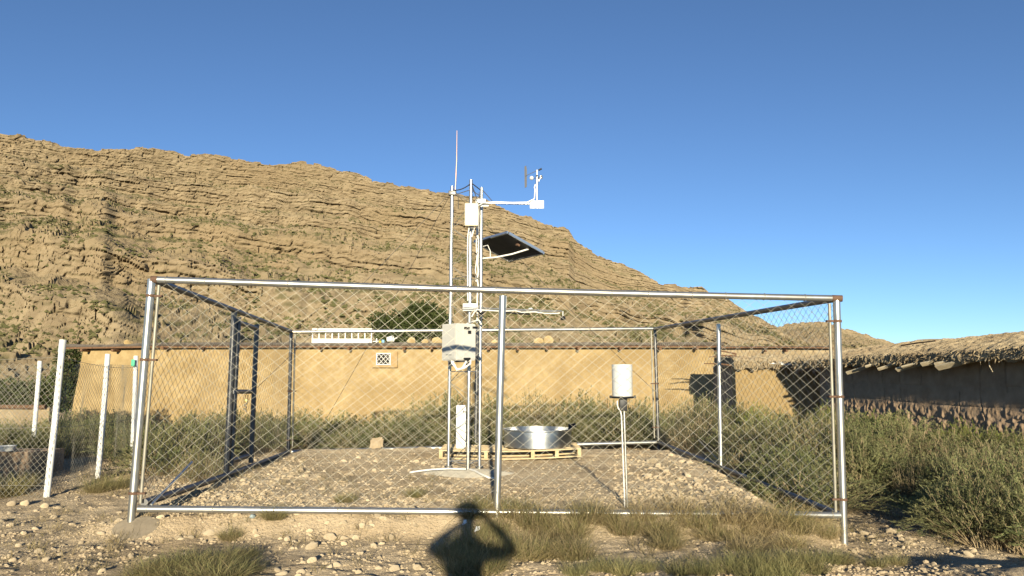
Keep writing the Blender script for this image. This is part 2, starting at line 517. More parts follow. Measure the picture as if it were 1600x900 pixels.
    o = link(bpy.data.objects.new(name, me))
    tag(o, kind='structure')
    # low scrub growing on the ledges
    w = ((1 - hard) * sstep(0.42, 0.6, vn(Xr / 7, d / 9, seed + 41)) + 0.10 * (fb < 0.14) * hard).ravel()
    # equal-area-ish sampling
    w = w / w.sum()
    k = rng.choice(len(w), scrub_n, p=w)
    pos = np.stack([X, d, z], -1).reshape(-1, 3)[k] + rng.normal(0, 0.4, (scrub_n, 3)) * np.array([1, 1, 0.1])
    sz = rng.uniform(0.14, 0.46, scrub_n) * rng.choice([1, 1, 1, 1.7], scrub_n)
    base = np.array([(1, 0, 0), (0.3, 0.95, 0), (-0.8, 0.6, 0), (-0.8, -0.6, 0), (0.3, -0.95, 0), (0.1, 0, 0.9)], float)
    tri = np.array([(0, 1, 5), (1, 2, 5), (2, 3, 5), (3, 4, 5), (4, 0, 5)])
    an = rng.uniform(0, 6.28, scrub_n)
    ca, sa = np.cos(an), np.sin(an)
    bb = base[None] * rng.uniform(0.7, 1.3, (scrub_n, 6, 1)) * sz[:, None, None]
    vx = bb[..., 0] * ca[:, None] - bb[..., 1] * sa[:, None]
    vy = bb[..., 0] * sa[:, None] + bb[..., 1] * ca[:, None]
    Vs = np.stack([vx + pos[:, :1], vy + pos[:, 1:2], bb[..., 2] + pos[:, 2:3] - 0.1], -1).reshape(-1, 3)
    Ts = (tri[None] + (np.arange(scrub_n) * 6)[:, None, None]).reshape(-1, 3)
    so = link(bpy.data.objects.new('hillside_scrub', np_mesh('hillside_scrub', Vs, [Ts], 'hill_scrub', smooth=False)))
    return o, so

OUT = [(-260, 150), (-120, 180), (0, 204), (60, 214), (130, 233), (200, 233), (240, 232), (290, 240), (330, 243), (400, 253), (430, 259),
       (470, 255), (500, 258), (560, 270), (580, 281), (620, 287), (650, 294), (700, 301), (740, 306), (780, 322), (800, 333), (830, 339),
       (850, 352), (888, 359), (898, 374), (925, 392), (960, 409), (1000, 424), (1030, 443), (1062, 447), (1098, 450), (1108, 457), (1130, 466),
       (1160, 482), (1190, 498), (1215, 514), (1245, 528), (1290, 545), (1360, 560)]
hill, scrub = mountain('mountain', OUT, 95, 400, 520, 1300, 430, -260, 1360, 101, 48000)
tag(scrub, 'low dark green scrub dotted over the ledges of the rocky mountain', 'scrub', kind='stuff')
OUT2 = [(1050, 545), (1130, 520), (1180, 513), (1215, 512), (1232, 506), (1262, 502), (1292, 503), (1320, 514), (1350, 521), (1390, 534), (1440, 545), (1520, 556)]
hill2, scrub2 = mountain('far_hill', OUT2, 380, 760, 800, 340, 90, 1050, 1520, 211, 2600, ledge=1.6)
tag(scrub2, 'sparse scrub on the small far hill behind the right roof', 'scrub', kind='stuff')

# ------------------------------------------------------------------ enclosure of galvanised pipe and chain link
def mesh_panel(A0, B0, A1, B1, cw, ch, r, seed, shear=0.0, wob=0.012):
    """zigzag wires between bottom line A0-B0 and top line A1-B1"""
    A0, B0, A1, B1 = (np.array(p, float) for p in (A0, B0, A1, B1))
    L = np.linalg.norm(B0 - A0); Hh = np.linalg.norm(A1 - A0)
    n_w = int(round(L / (cw / 2))); n_s = int(round(Hh / (ch / 2)))
    nrm = np.cross(B0 - A0, A1 - A0); nrm /= np.linalg.norm(nrm)
    i = np.arange(n_w)[:, None]; j = np.arange(n_s + 1)[None, :]
    # wire i swings between column i and i+1
    u = i + ((j + i) % 2) * 1.0
    uu = np.clip(u / n_w, 0, 1); vv = np.broadcast_to(j / n_s, uu.shape)
    du = fbm(uu * 5, vv * 3, 2, seed) * wob / L * 3 + shear * (vv - 0.5) * cw / L * np.sin(uu * 7)
    dv = (fbm(uu * 6 + 9, vv * 3, 2, seed + 1) * wob * 1.6 / Hh) * np.sin(np.pi * vv) + 0.010 * np.sin(uu * 9 + 1) * np.sin(np.pi * vv)
    uu2 = np.clip(uu + du * np.sin(np.pi * np.clip(uu, 0, 1)) ** 0.5, 0, 1)[..., None]; vv2 = (vv + dv)[..., None]
    p = (A0 * (1 - uu2) + B0 * uu2) * (1 - vv2) + (A1 * (1 - uu2) + B1 * uu2) * vv2
    bul = (0.035 * fbm(uu * 4, vv * 2, 2, seed + 2) * np.sin(np.pi * vv) + np.where((j + i) % 2 == 0, 1, -1) * r * 1.0)[..., None]
    p = p + bul * nrm
    t = np.gradient(p, axis=1)
    ex = (B0 - A0) / L; ez = (A1 - A0) / Hh
    ring = []
    for k in range(4):
        q = math.pi / 4 + k * math.pi / 2
        ring.append(p + r * (math.cos(q) * nrm * 1.3 + math.sin(q) * ex * 1.45))
    Vp = np.stack(ring, 2).reshape(-1, 3)
    base = (np.arange(n_w)[:, None] * (n_s + 1) + np.arange(n_s)[None, :]).ravel() * 4
    fs = []
    for k in range(4):
        k2 = (k + 1) % 4
        fs.append(np.stack([base + k, base + k2, base + 4 + k2, base + 4 + k], -1))
    return Vp, np.concatenate(fs)

def add_panel(parent, name, *a, m='wire', **kw):
    Vp, Fp = mesh_panel(*a, **kw)
    o0 = ORG[parent.name]
    o = bpy.data.objects.new(name, np_mesh(name, Vp - np.array(o0), [Fp], m, smooth=False))
    link(o, parent)
    o['kind'] = 'stuff'
    return o

YLF, YRF, YLB, YRB = 7.81, 8.27, 14.87, 15.80
c_top = {'LF': P(241, 438, YLF), 'RF': P(1307, 467, YRF), 'LB': P(455, 518, YLB), 'RB': P(1023, 514, YRB)}
c_bot = {'LF': P(213, 795, YLF), 'RF': P(1314, 805, YRF), 'LB': P(451, 706, YLB), 'RB': P(1028, 691, YRB)}
enc = thing('chain_link_enclosure', 'square enclosure of galvanised pipe and chain link round the weather mast', 'enclosure', (0, 11.5, 0))

def lerp(a, b, t): return a + (b - a) * t

def find_t(A, B, px):
    lo, hi = 0.0, 1.0
    s = pxof(A)[0] < pxof(B)[0]
    for _ in range(40):
        m_ = (lo + hi) / 2
        if (pxof(lerp(A, B, m_))[0] < px) == s: lo = m_
        else: hi = m_
    return lo

def clamps(p0, p1, ys_, inner, post):
    for y in ys_:
        t = (pxof(p0)[1] - y) / (pxof(p0)[1] - pxof(p1)[1])
        c = lerp(p0, p1, t)
        ax = (p1 - p0).normalized()
        mb = MB().lathe(c, [(0.0385, -0.014), (0.0465, -0.013), (0.0465, 0.013), (0.0385, 0.014)], 16, ax)
        dirv = (inner - c); dirv -= ax * dirv.dot(ax); dirv.normalize()
        mb.box(c + dirv * 0.075, (0.09, 0.034, 0.02), rotz(math.atan2(dirv.y, dirv.x)))
        mb.tube([c + dirv * 0.115 - Vector((0, .025, 0)), c + dirv * 0.115 + Vector((0, .025, 0))], 0.008, 6)
        mb.build('clamp', 'rust', post)

posts = {}
for k, (b, t, lowpx, rr_, cl) in {
        'LF': (P(204, 822, YLF), P(237, 436, YLF), 0, 0.038, (463, 565, 772)),
        'RF': (P(1319, 846, YRF), P(1307, 465, YRF), 0, 0.038, (503, 623, 782)),
        'LB': (P(450, 716, YLB), P(455, 517, YLB), 0, 0.034, (612, 688)),
        'RB': (P(1029, 702, YRB), P(1023, 512, YRB), 0, 0.034, (600, 668))}.items():
    b2 = b - (t - b).normalized() * 0.25
    po = MB().tube([b2, t], rr_, 16, caps=False).build('corner_post', 'galvanised' if k in ('LF', 'RF') else 'dark_pipe', enc)
    posts[k] = po
    inn = {'LF': c_top['RF'], 'RF': c_top['LF'], 'LB': c_top['RB'], 'RB': c_top['LB']}[k]
    clamps(b, t, cl, inn, po)
    # black disc in the tube mouth, standing for its dark inside
    ax = (t - b).normalized()
    e = t + Vector((0, 0, 0.004))
    MB().tube([t - ax * 0.03, t - ax * 0.028], rr_ - 0.004, 14).build('tube_end', 'hollow', po)
    # tension bar beside the post
    dx = 0.075 if k in ('LF', 'LB') else -0.075
    MB().tube([lerp(b, t, 0.09) + Vector((dx, 0.01, 0)), lerp(b, t, 0.975) + Vector((dx, 0.01, 0))], 0.016, 10).build('tension_bar', 'wire', enc)

# rails
def rail(A, B, r, m, sag=0.0, over=0.0, open_end=None):
    dv = (B - A).normalized()
    A2, B2 = A - dv * over, B + dv * over
    pts = [lerp(A2, B2, i / 12) - Vector((0, 0, sag * math.sin(math.pi * i / 12))) for i in range(13)]
    return MB().tube(pts, r, 16).build('rail', m, enc)

tops = {k: v.copy() for k, v in c_top.items()}
ft = rail(P(246, 437, YLF), P(1300, 466, YRF), 0.034, 'galvanised', 0.012)
MB().tube([P(1300, 466, YRF), P(1316, 466.5, YRF - 0.02)], 0.036, 14, caps=False).build('tube_end', 'rust', enc)
MB().tube([P(1313, 466.5, YRF - 0.02), P(1314.5, 466.5, YRF - 0.02)], 0.032, 14).build('tube_end', 'hollow', enc)
MB().tube([P(236, 436.5, YLF - 0.01), P(246, 437, YLF)], 0.036, 14, caps=False).build('tube_end', 'rust', enc)
fbot = rail(P(216, 795, YLF), P(1312, 805, YRF), 0.034, 'galvanised', 0.0)
rail(c_top['LF'], c_top['LB'], 0.034, 'dark_pipe')
rail(c_bot['LF'] + Vector((0.05, 0.05, 0.05)), c_bot['LB'], 0.038, 'dark_pipe', 0.02)
rail(c_top['RF'], c_top['RB'], 0.034, 'dark_pipe')
rail(c_bot['RF'], c_bot['RB'], 0.036, 'dark_pipe')
rail(P(458, 518.5, YLB), P(1020, 513.5, YRB), 0.034, 'galvanised')
rail(P(456, 706, YLB), P(1026, 691, YRB), 0.036, 'galvanised')
# line posts
tm = find_t(c_bot['LF'], c_bot['RF'], 779)
ym = lerp(c_bot['LF'], c_bot['RF'], tm).y
mp = MB().tube([P(776, 812, ym), P(785.5, 462, ym)], 0.0365, 16).build('line_post', 'galvanised', enc)
tb = find_t(c_bot['LB'], c_bot['RB'], 745)
yb = lerp(c_bot['LB'], c_bot['RB'], tb).y
MB().tube([P(743, 705, yb), P(746, 518, yb)], 0.035, 12).build('line_post', 'dark_pipe', enc)
tr_ = find_t(c_bot['RF'], c_bot['RB'], 1126)
pr = lerp(c_bot['RF'], c_bot['RB'], tr_)
MB().tube([Vector((pr.x, pr.y, -0.1)), P(1122.5, 506, pr.y)], 0.034, 12).build('line_post', 'galvanised', enc)
tube('brace', [P(1126, 722, pr.y), P(1092, 688, pr.y + 0.9)], 0.012, 'wire', enc)
tube('brace', [P(236, 789, YLF + 0.05), P(300, 722, YLF + 1.6)], 0.014, 'galvanised', enc)
# tie wires along the front rails
for i in range(34):
    t = (i + 0.3 + 0.4 * random.random()) / 34
    for A, B, rr2, on in ((P(246, 437, YLF), P(1300, 466, YRF), 0.034, i % 2 == 0), (P(216, 795, YLF), P(1312, 805, YRF), 0.034, i % 3 == 0)):
        if not on: continue
        c = lerp(A, B, t)
        if A.z > 1.5: c = c - Vector((0, 0, 0.012 * math.sin(math.pi * t)))
        dv = (B - A).normalized()
        n_ = 10
        pts = [c + dv * (0.02 * (k / n_ - 0.5) * (1 if i % 2 else -1)) + Vector((0, math.cos(6.283 * k / n_), math.sin(6.283 * k / n_))) * 0.0375 for k in range(n_ + 1)]
        pts.append(pts[-1] + Vector((random.uniform(-.03, .03), -0.012, random.uniform(-.03, .02))))
        tube('tie_wire', pts, 0.0034, 'wire_old' if random.random() < 0.5 else 'wire', enc, n=5)

# gate in the left side
gA0, gA1 = c_bot['LF'], c_bot['LB']
gT0, gT1 = c_top['LF'], c_top['LB']
g1 = lerp(gA0, gA1, find_t(gA0, gA1, 353)); g1t = lerp(gT0, gT1, (g1.y - YLF) / (YLB - YLF))
g2 = lerp(gA0, gA1, find_t(gA0, gA1, 389)); g2t = lerp(gT0, gT1, (g2.y - YLF) / (YLB - YLF))
gate = MB().tube([g1 + Vector((0, 0, -0.3)), g1t], 0.040, 12).build('gate_frame', 'dark_pipe', enc)
MB().tube([g1 + Vector((0.05, .06, 0.12)), g1t + Vector((.05, .06, -0.09))], 0.030, 12).build('gate_post', 'dark_pipe', gate)
MB().tube([g2 + Vector((0.03, 0, 0.06)), g2t + Vector((0.03, 0, -0.10))], 0.038, 12).build('gate_post', 'dark_pipe', gate)
zt = 2.16
MB().tube([lerp(g1, g1t, .93) + Vector((.03, 0, 0)), lerp(g2, g2t, .93) + Vector((.03, 0, 0))], 0.034, 12).build('gate_header', 'dark_pipe', gate)
MB().tube([lerp(g1, g1t, .075), lerp(g2, g2t, .075)], 0.034, 12).build('gate_sill', 'dark_pipe', gate)
cb = P(366, 612, g1.y); cb2 = P(394, 612, g2.y)
MB().tube([cb, cb2], 0.032, 12).build('cross_bar', 'dark_pipe', gate)
lk = P(385, 617, g2.y - 0.25)
mb = MB().box(lk + Vector((0, 0, -0.09)), (0.06, 0.03, 0.055), None, 0.006)
mb.tube([lk + Vector((-.02, 0, -.06)), lk + Vector((-.02, 0, -.01)), lk + Vector((0, 0, .012)), lk + Vector((.02, 0, -.01)), lk + Vector((.02, 0, -.06))], 0.006, 6)
mb.build('padlock', 'brass', gate)
mb = MB()
for i in range(5): mb.lathe(lk + Vector((0.012 * (-1) ** i, -0.02, -0.13 - i * 0.028)), [(0.012, -.006), (0.018, -.006), (0.018, .006), (0.012, .006), (0.012, -.006)], 8, (1, 0.6 * (-1) ** i, 0))
mb.build('chain', 'wire_old', gate)

WR = 0.00155
dwn = Vector((0, 0, 0.03))
add_panel(enc, 'chain_link_mesh', c_bot['LF'] + Vector((.07, .02, .03)), c_bot['RF'] + Vector((-.05, .02, .03)), c_top['LF'] + Vector((.05, .02, -.03)), c_top['RF'] + Vector((-.05, .02, -.03)), cw=0.148, ch=0.119, r=WR, seed=3, shear=0.8)
add_panel(enc, 'chain_link_mesh', c_bot['LB'] + Vector((0, .03, .03)), c_bot['RB'] + Vector((0, .03, .03)), c_top['LB'] - dwn + Vector((0, .03, 0)), c_top['RB'] - dwn + Vector((0, .03, 0)), cw=0.148, ch=0.119, r=WR, seed=13, shear=0.5, m='wire')
add_panel(enc, 'chain_link_mesh', c_bot['RF'] + Vector((.03, 0.05, .03)), c_bot['RB'] + Vector((.03, 0, .03)), c_top['RF'] + Vector((.03, 0.05, -.03)), c_top['RB'] - dwn, cw=0.148, ch=0.119, r=WR, seed=23, shear=0.5, m='wire_old')
add_panel(enc, 'chain_link_mesh', c_bot['LF'] + Vector((-.03, .05, .03)), g1 + Vector((-.03, 0, .03)), c_top['LF'] + Vector((-.03, .05, -.03)), g1t - dwn, cw=0.148, ch=0.119, r=WR, seed=33, shear=0.5, m='wire_old')
add_panel(enc, 'chain_link_mesh', g2 + Vector((-.03, 0, .03)), c_bot['LB'] + Vector((-.03, 0, .03)), g2t - dwn, c_top['LB'] - dwn, cw=0.148, ch=0.119, r=WR, seed=43, shear=0.5, m='wire_old')
add_panel(gate, 'gate_mesh', g1 + Vector((.03, 0, .12)), g2 + Vector((.0, 0, .12)), lerp(g1, g1t, .93), lerp(g2, g2t, .93), cw=0.148, ch=0.119, r=WR, seed=53, m='wire_old')

def mound(name, c, rx, ry, h, m, parent=None, label=None, cat=None, seed=0):
    n, k = 28, 9
    vs_ = [Vector((c[0], c[1], c[2] + h))]
    for i in range(1, k + 1):
        f = i / k
        for j in range(n):
            q = 6.2832 * j / n
            w = 1 + 0.16 * float(fbm(math.cos(q) * 1.5, math.sin(q) * 1.5, 3, seed))
            x, y = c[0] + rx * f * w * math.cos(q), c[1] + ry * f * w * math.sin(q)
            z = G(x, y) + h * (1 - f ** 1.7) - .02 * f ** 4 + 0.014 * float(fbm(x * 9, y * 9, 3, seed + 2))
            if i == k: z = min(z, G(x, y) - 0.04)
            vs_.append(Vector((x, y, z)))
    fs = [(0, 1 + j, 1 + (j + 1) % n) for j in range(n)]
    for i in range(k - 1):
        for j in range(n):
            a, b = 1 + i * n + j, 1 + i * n + (j + 1) % n
            fs.append((a, a + n, b + n, b))
    mb = MB().add(vs_, fs)
    o = mb.build(name, m, parent, None if parent is not None else Vector(c), sharp=3.0)
    if label: tag(o, label, cat)
    return o

pb = P(206, 818, YLF)
mound('concrete_footing', (pb.x + 0.06, pb.y - 0.05, G(pb.x, pb.y) - 0.01), 0.26, 0.19, 0.05, 'concrete', None, 'grey brown concrete mound at the foot of the front left corner post', 'footing', 5)

# ------------------------------------------------------------------ weather mast
mast_c = Vector((-0.70, 11.65, G(-0.70, 11.65)))
mast = thing('lattice_mast', 'tall three-legged galvanised lattice mast standing on a grey concrete pad', 'mast', mast_c)
legs = {'L': (P(700.5, 729, 11.75), P(706.5, 291, 11.75)), 'F': (P(731, 735, 11.4), P(736, 281, 11.4)), 'R': (P(749, 728, 11.75), P(752.5, 293, 11.75))}
for k, (b, t) in legs.items():
    MB().tube([b - Vector((0, 0, 0.12)), t], 0.0255, 12).build('leg', 'galvanised', mast)
pairs = [('L', 'F'), ('F', 'R'), ('L', 'R')]
for a, b in pairs:
    nz = 14
    for i in range(nz):
        t0, t1 = i / nz * 0.97 + 0.015, (i + 1) / nz * 0.97 + 0.015
        p0 = lerp(*legs[a if i % 2 == 0 else b], t0)
        p1 = lerp(*legs[b if i % 2 == 0 else a], t1)
        tube('brace', [p0, p1], 0.0052, 'wire', mast, n=6)
    for t in (0.02, 0.33, 0.66, 0.965):
        tube('cross_bar', [lerp(*legs[a], t), lerp(*legs[b], t)], 0.006, 'galvanised', mast, n=6)
# lightning rod with clamp
lr0 = P(711, 306, 11.72)
tube('lightning_rod', [lr0, P(713.5, 250, 11.72), P(714, 204, 11.72)], [0.011, 0.010, 0.005], 'copper_rod', mast)
cl_ = P(707, 302, 11.74)
box('rod_clamp', cl_, (0.12, 0.10, 0.07), 'dark_pipe', mast, bev=0.01)
# black strap between the leg tops
def sagline(A, B, s, n=8): return [lerp(A, B, i / n) - Vector((0, 0, s * 4 * (i / n) * (1 - i / n))) for i in range(n + 1)]
tube('strap', sagline(P(708, 297, 11.72), P(734, 288, 11.36), 0.03), 0.008, 'thin_cable', mast, n=6)
tube('strap', sagline(P(738, 287, 11.36), P(751, 297, 11.72), 0.0), 0.008, 'thin_cable', mast, n=6)
tube('strap', sagline(P(738, 290, 11.36), P(746, 313, 11.5), 0.0), 0.006, 'thin_cable', mast, n=6)
tube('strap', sagline(P(754, 297, 11.72), P(769, 314, 11.7), 0.0), 0.006, 'thin_cable', mast, n=6)
tube('drop_cable', [P(714, 306, 11.7), P(716, 308, 11.68), P(716, 326, 11.68)], 0.006, 'thin_cable', mast, n=6)
# white cables running down the legs
def wob(A, B, amp, n=14, seed=0):
    r_ = random.Random(seed)
    return [lerp(A, B, i / n) + Vector((r_.uniform(-amp, amp), r_.uniform(-amp, amp), 0)) for i in range(n + 1)]
tube('cable', wob(P(747.5, 322, 11.66), P(746, 505, 11.66), 0.008, 16, 1), 0.012, 'white_cable', mast, n=7)
tube('cable', wob(P(744.5, 330, 11.66), P(744, 440, 11.66), 0.012, 12, 2), 0.009, 'white_cable', mast, n=7)
tube('cable', [P(733, 356, 11.3), P(731, 368, 11.32), P(730.5, 400, 11.33), P(731, 470, 11.33)], 0.010, 'white_cable', mast, n=7)
tube('cable', [P(741, 356, 11.3), P(739, 363, 11.32), P(737, 370, 11.33)], 0.012, 'white_cable', mast, n=7)
tube('cable', wob(P(748, 300, 11.66), P(750, 360, 11.66), 0.02, 7, 5), 0.006, 'thin_cable', mast, n=6)
tube('cable', [P(752, 507, 11.6), P(748, 500, 11.58), P(736, 503, 11.45), P(730, 506, 11.2)], 0.013, 'white_cable', mast, n=7)
mb = MB()
for i in range(3):
    c = P(752, 489 + i * 5, 11.66)
    mb.lathe(c, [(0.027, -.012), (0.036, -.012), (0.036, .012), (0.027, .012)], 10, (0.2 * (i - 1), 0, 1))
mb.tube([P(744, 483, 11.62), P(752, 491, 11.6), P(760, 486, 11.62)], 0.014, 6)
mb.build('cable_clamp', 'black_plastic', mast)
# footing
pad = mound('concrete_pad', (mast_c.x + 0.02, 11.45, G(-0.7, 11.45) + 0.0), 0.78, 0.48, 0.05, 'concrete_grey', None, 'flat grey concrete pad under the three legs of the lattice mast', 'pad', 8)
for k, (b, t) in legs.items():
    MB().lathe(Vector((b.x, b.y, G(b.x, b.y) + 0.05)), [(0.026, 0), (0.062, 0.0), (0.062, 0.014), (0.026, 0.016)], 12).build('foot_plate', 'dark_pipe', mast)

def gz(v, h): return Vector((v.x, v.y, G(v.x, v.y) + h))
cab1 = [gz(P(640, 740, 11.35), .012), gz(P(655, 738, 11.38), .03), gz(P(675, 736, 11.3), .06), gz(P(700, 734, 11.32), .075), gz(P(728, 733, 11.32), .075)]
o = tube('ground_cable', cab1, 0.013, 'white_cable', None, cab1[0], 8)
tag(o, 'white cable lying on the ground from the mast pad towards the left', 'cable')
cab2 = [gz(P(734, 734, 11.32), .07), gz(P(742, 735, 11.2), .07), gz(P(752, 741, 11.0), .05), gz(P(764, 742, 10.9), .02), gz(P(776, 741, 10.9), .012)]
o = tube('ground_cable', cab2, 0.014, 'white_cable', None, cab2[0], 8)
tag(o, 'short white cable curling from the mast pad behind the middle front post', 'cable')

# guy wires
for pts, lb in (((P(704, 301, 11.75), P(395, 612, g2.y)), 'thin dark guy wire from the mast top down to the gate post'),
                ((P(704, 303, 11.75), gz(P(482, 690, 16.6), 0)), 'thin dark guy wire from the mast top to the ground behind the enclosure'),
                ((P(716, 306, 11.7), P(1024, 612, YRB - 0.03)), 'thin dark guy wire from the mast top to the back right corner post')):
    o = tube('guy_wire', [lerp(pts[0], pts[1], i / 10) - Vector((0, 0, .05 * math.sin(math.pi * i / 10))) for i in range(11)], 0.0042, 'thin_cable', None, pts[1], 5)
    tag(o, lb, 'guy wire', 'guy wires of the mast')

# control cabinet: seen corner-on, strapped to the mast legs
def prism(foot, z0, z1, bev=0.012):
    bm = bmesh.new()
    lo = [bm.verts.new((p.x, p.y, z0)) for p in foot]
    hi = [bm.verts.new((p.x, p.y, z1)) for p in foot]
    bm.faces.new(lo[::-1]); bm.faces.new(hi)
    n = len(foot)
    for i in range(n): bm.faces.new((lo[i], lo[(i + 1) % n], hi[(i + 1) % n], hi[i]))
    bmesh.ops.bevel(bm, geom=list(bm.edges), offset=bev, segments=2, affect='EDGES')
    bm.verts.index_update()
    mb = MB().add([v.co.copy() for v in bm.verts], [[v.index for v in f.verts] for f in bm.faces])
    bm.free()
    return mb
zc0, zc1 = P(714, 563, 10.9).z, P(714, 505, 10.9).z
fB = P(713.5, 535, 10.88); fA = P(690, 535, 11.13); fC = P(743.5, 535, 11.08)
fD = fA + fC - fB
cabinet = thing('control_cabinet', 'pale grey metal control cabinet strapped to the mast, crossed by the rail shadow', 'cabinet', (fB.x, fB.y + .1, zc0))
prism([fB, fC, fD, fA], zc0, zc1).build('housing', 'cabinet_paint', cabinet)
dirL, dirR = (fA - fB).normalized(), (fC - fB).normalized()
nL = Vector((dirL.y, -dirL.x, 0)); nL = nL if nL.y < 0 else -nL
nR = Vector((dirR.y, -dirR.x, 0)); nR = nR if nR.y < 0 else -nR
# raised door on the right face, thin seam
wr = (fC - fB).length; wlft = (fA - fB).length
def plate(c0, du, n, w, h, th): # c0 lower-left corner on face
    return MB().poly([c0, c0 + du * w, c0 + du * w + Vector((0, 0, h)), c0 + Vector((0, 0, h))], th, n)
b0 = Vector((fB.x, fB.y, zc0))
plate(b0 + dirR * (wr * .36) + nR * .001 + Vector((0, 0, .025)), dirR, nR, wr * .60, zc1 - zc0 - .05, .008).build('door', 'cabinet_paint', cabinet, smooth=False)
plate(b0 + dirL * .03 + nL * .001 + Vector((0, 0, .03)), dirL, nL, wlft - .06, zc1 - zc0 - .06, .006).build('side_panel', 'cabinet_paint', cabinet, smooth=False)
for u, v, w, h in ((.36, .90, .14, .034), (.80, .915, .13, .030), (.56, .80, .08, .045), (.34, .065, .18, .036)):
    mbp = plate(b0 + dirR * (wr * u) + nR * .009 + Vector((0, 0, (zc1 - zc0) * v - h)), dirR, nR, w * .62, h, .014)
    mbp.build('latch', 'black_plastic', cabinet, smooth=False)
plate(b0 + dirL * (.10) + nL * .008 + Vector((0, 0, (zc1 - zc0) * .13)), dirL, nL, .13, .012, .002).build('maker_mark', 'grey_mark', cabinet, smooth=False)
mb = MB().box((fB + fD) / 2 * 1 + Vector((0, 0, zc0 - (fB.z + fD.z) / 2 - .012)), (.30, .16, .022))
mb.build('gland_plate', 'black_plastic', cabinet)
for i, (a, b) in enumerate((((706, 567), (735, 568)), ((708, 566), (728, 566)))):
    A_, B_ = P(a[0], a[1], 11.0), P(b[0], b[1], 11.0)
    tube('cable', [A_ + Vector((0, 0, .05)), A_, lerp(A_, B_, .3) - Vector((0, 0, .09 + .02 * i)), lerp(A_, B_, .7) - Vector((0, 0, .06 + .03 * i)), B_, B_ + Vector((0, 0, .05))], 0.016, 'white_cable', cabinet, n=8)
mb = MB()
for x in (705, 731):
    mb.lathe(P(x, 569, 11.02), [(.02, -.03), (.033, -.03), (.033, .03), (.02, .03)], 12)
mb.build('strap_clamp', 'black_plastic', cabinet)

# cream box on the front leg
cb_c = P(737, 336, 11.28)
jb = thing('junction_box', 'cream plastic box mounted high on the front leg of the mast', 'box', (cb_c.x, cb_c.y, P(737, 355, 11.28).z))
box('housing', cb_c, (0.205, 0.11, 0.345), 'cream_plastic', jb, bev=0.016)
box('cable_gland', P(737, 356.5, 11.28), (0.06, 0.05, 0.04), 'black_plastic', jb, bev=0.006)

# solar panel
S = {'L': Vector((-.62, 12.44, 3.746)), 'T': Vector((-.07, 11.6, 3.746)), 'R': Vector((.499, 11.97, 3.485)), 'B': Vector((-.051, 12.81, 3.485))}
sc = (S['L'] + S['R']) / 2
sn = (S['T'] - S['L']).cross(S['R'] - S['T']).normalized()
if sn.z < 0: sn = -sn
panel = thing('solar_panel', 'black solar panel tilted on the mast, seen from below', 'solar panel', sc)
order = [S['L'], S['T'], S['R'], S['B']]
MB().poly([lerp(p, sc, .02) for p in order], .012, sn).build('back_sheet', 'panel_back', panel, smooth=False)
MB().poly([lerp(p, sc, .03) + sn * .013 for p in order], .008, sn).build('cell_sheet', 'panel_cell', panel, smooth=False)
for i in range(4):
    a, b = order[i], order[(i + 1) % 4]
    dv = (b - a).normalized(); inn = (sc - (a + b) / 2); inn -= dv * inn.dot(dv); inn.normalize()
    rot = Matrix((dv, inn, sn)).transposed()
    MB().box((a + b) / 2 + sn * .008, ((b - a).length - (0.05 if i % 2 else 0), .024, .04), rot).build('frame', 'alloy', panel)
ju = lerp(S['T'], S['R'], .45) + (S['L'] - S['T']) * .16 - sn * .02
rt = Matrix(((S['T'] - S['L']).normalized(), (S['R'] - S['T']).normalized(), sn)).transposed()
MB().box(ju, (.05, .05, .04), rt).build('junction_box', 'rust', panel)
tube('mount_arm', [P(752, 404, 11.75), P(775, 402, 11.9), P(800, 397, 12.0), P(826, 389, 11.98)], 0.014, 'white_cable', panel)
tube('mount_arm', [P(752, 377, 11.75), lerp(S['L'], S['T'], .5) - sn * .01], 0.014, 'black_plastic', panel)
tube('cable', [P(755, 385, 11.78), P(762, 383, 11.85), P(766, 392, 11.88), P(766, 402, 11.86)], 0.007, 'white_cable', panel, n=6)

# wind sensor boom
yb_ = 11.62
wb = thing('wind_sensor_boom', 'upper white boom arm carrying cup anemometer and grey wind vane', 'wind sensor', P(752, 330, yb_))
box('mount_plate', P(751, 314, yb_ - .02), (0.155, 0.02, 0.065), 'white_enamel', wb, bev=0.004)
box('mount_plate', P(757, 320, yb_ - .045), (0.13, 0.015, 0.055), 'white_enamel', wb, bev=0.004)
tube('boom_arm', [P(748, 321, yb_ - .07), P(754, 318, yb_ - .08), P(770, 317.5, yb_ - .08), P(834, 318.5, yb_ - .08)], 0.015, 'alloy', wb, n=10)
tube('cable', [P(752, 317, yb_ - .1), P(775, 315.5, yb_ - .1), P(800, 316.5, yb_ - .1), P(824, 316, yb_ - .1), P(835, 310.5, yb_ - .1), P(836, 296, yb_ - .09), P(835, 293, yb_ - .09), P(836.5, 288, yb_ - .08)], 0.010, 'white_cable', wb, n=8)
box('end_plate', P(832.5, 319.5, yb_ - .075), (0.09, 0.012, 0.125), 'white_enamel', wb, bev=0.003)
box('end_plate', P(844.5, 319.5, yb_ - .070), (0.105, 0.012, 0.125), 'white_enamel', wb, bev=0.003)
ax_x = 839.2
sensor = tube('sensor_tube', [P(ax_x, 325.5, yb_ - .10), P(ax_x, 287, yb_ - .10)], 0.015, 'alloy', wb, n=12)
tube('sensor_head', [P(ax_x, 288, yb_ - .10), P(ax_x, 277, yb_ - .10)], 0.022, 'alloy', wb, n=12)
tube('sensor_collar', [P(ax_x, 277.2, yb_ - .10), P(ax_x, 274, yb_ - .10)], 0.018, 'black_plastic', wb, n=12)
tube('vane_hub', [P(ax_x, 274.2, yb_ - .10), P(ax_x, 265.5, yb_ - .10)], 0.012, 'white_enamel', wb, n=12)
hubp = P(ax_x, 278.5, yb_ - .10)
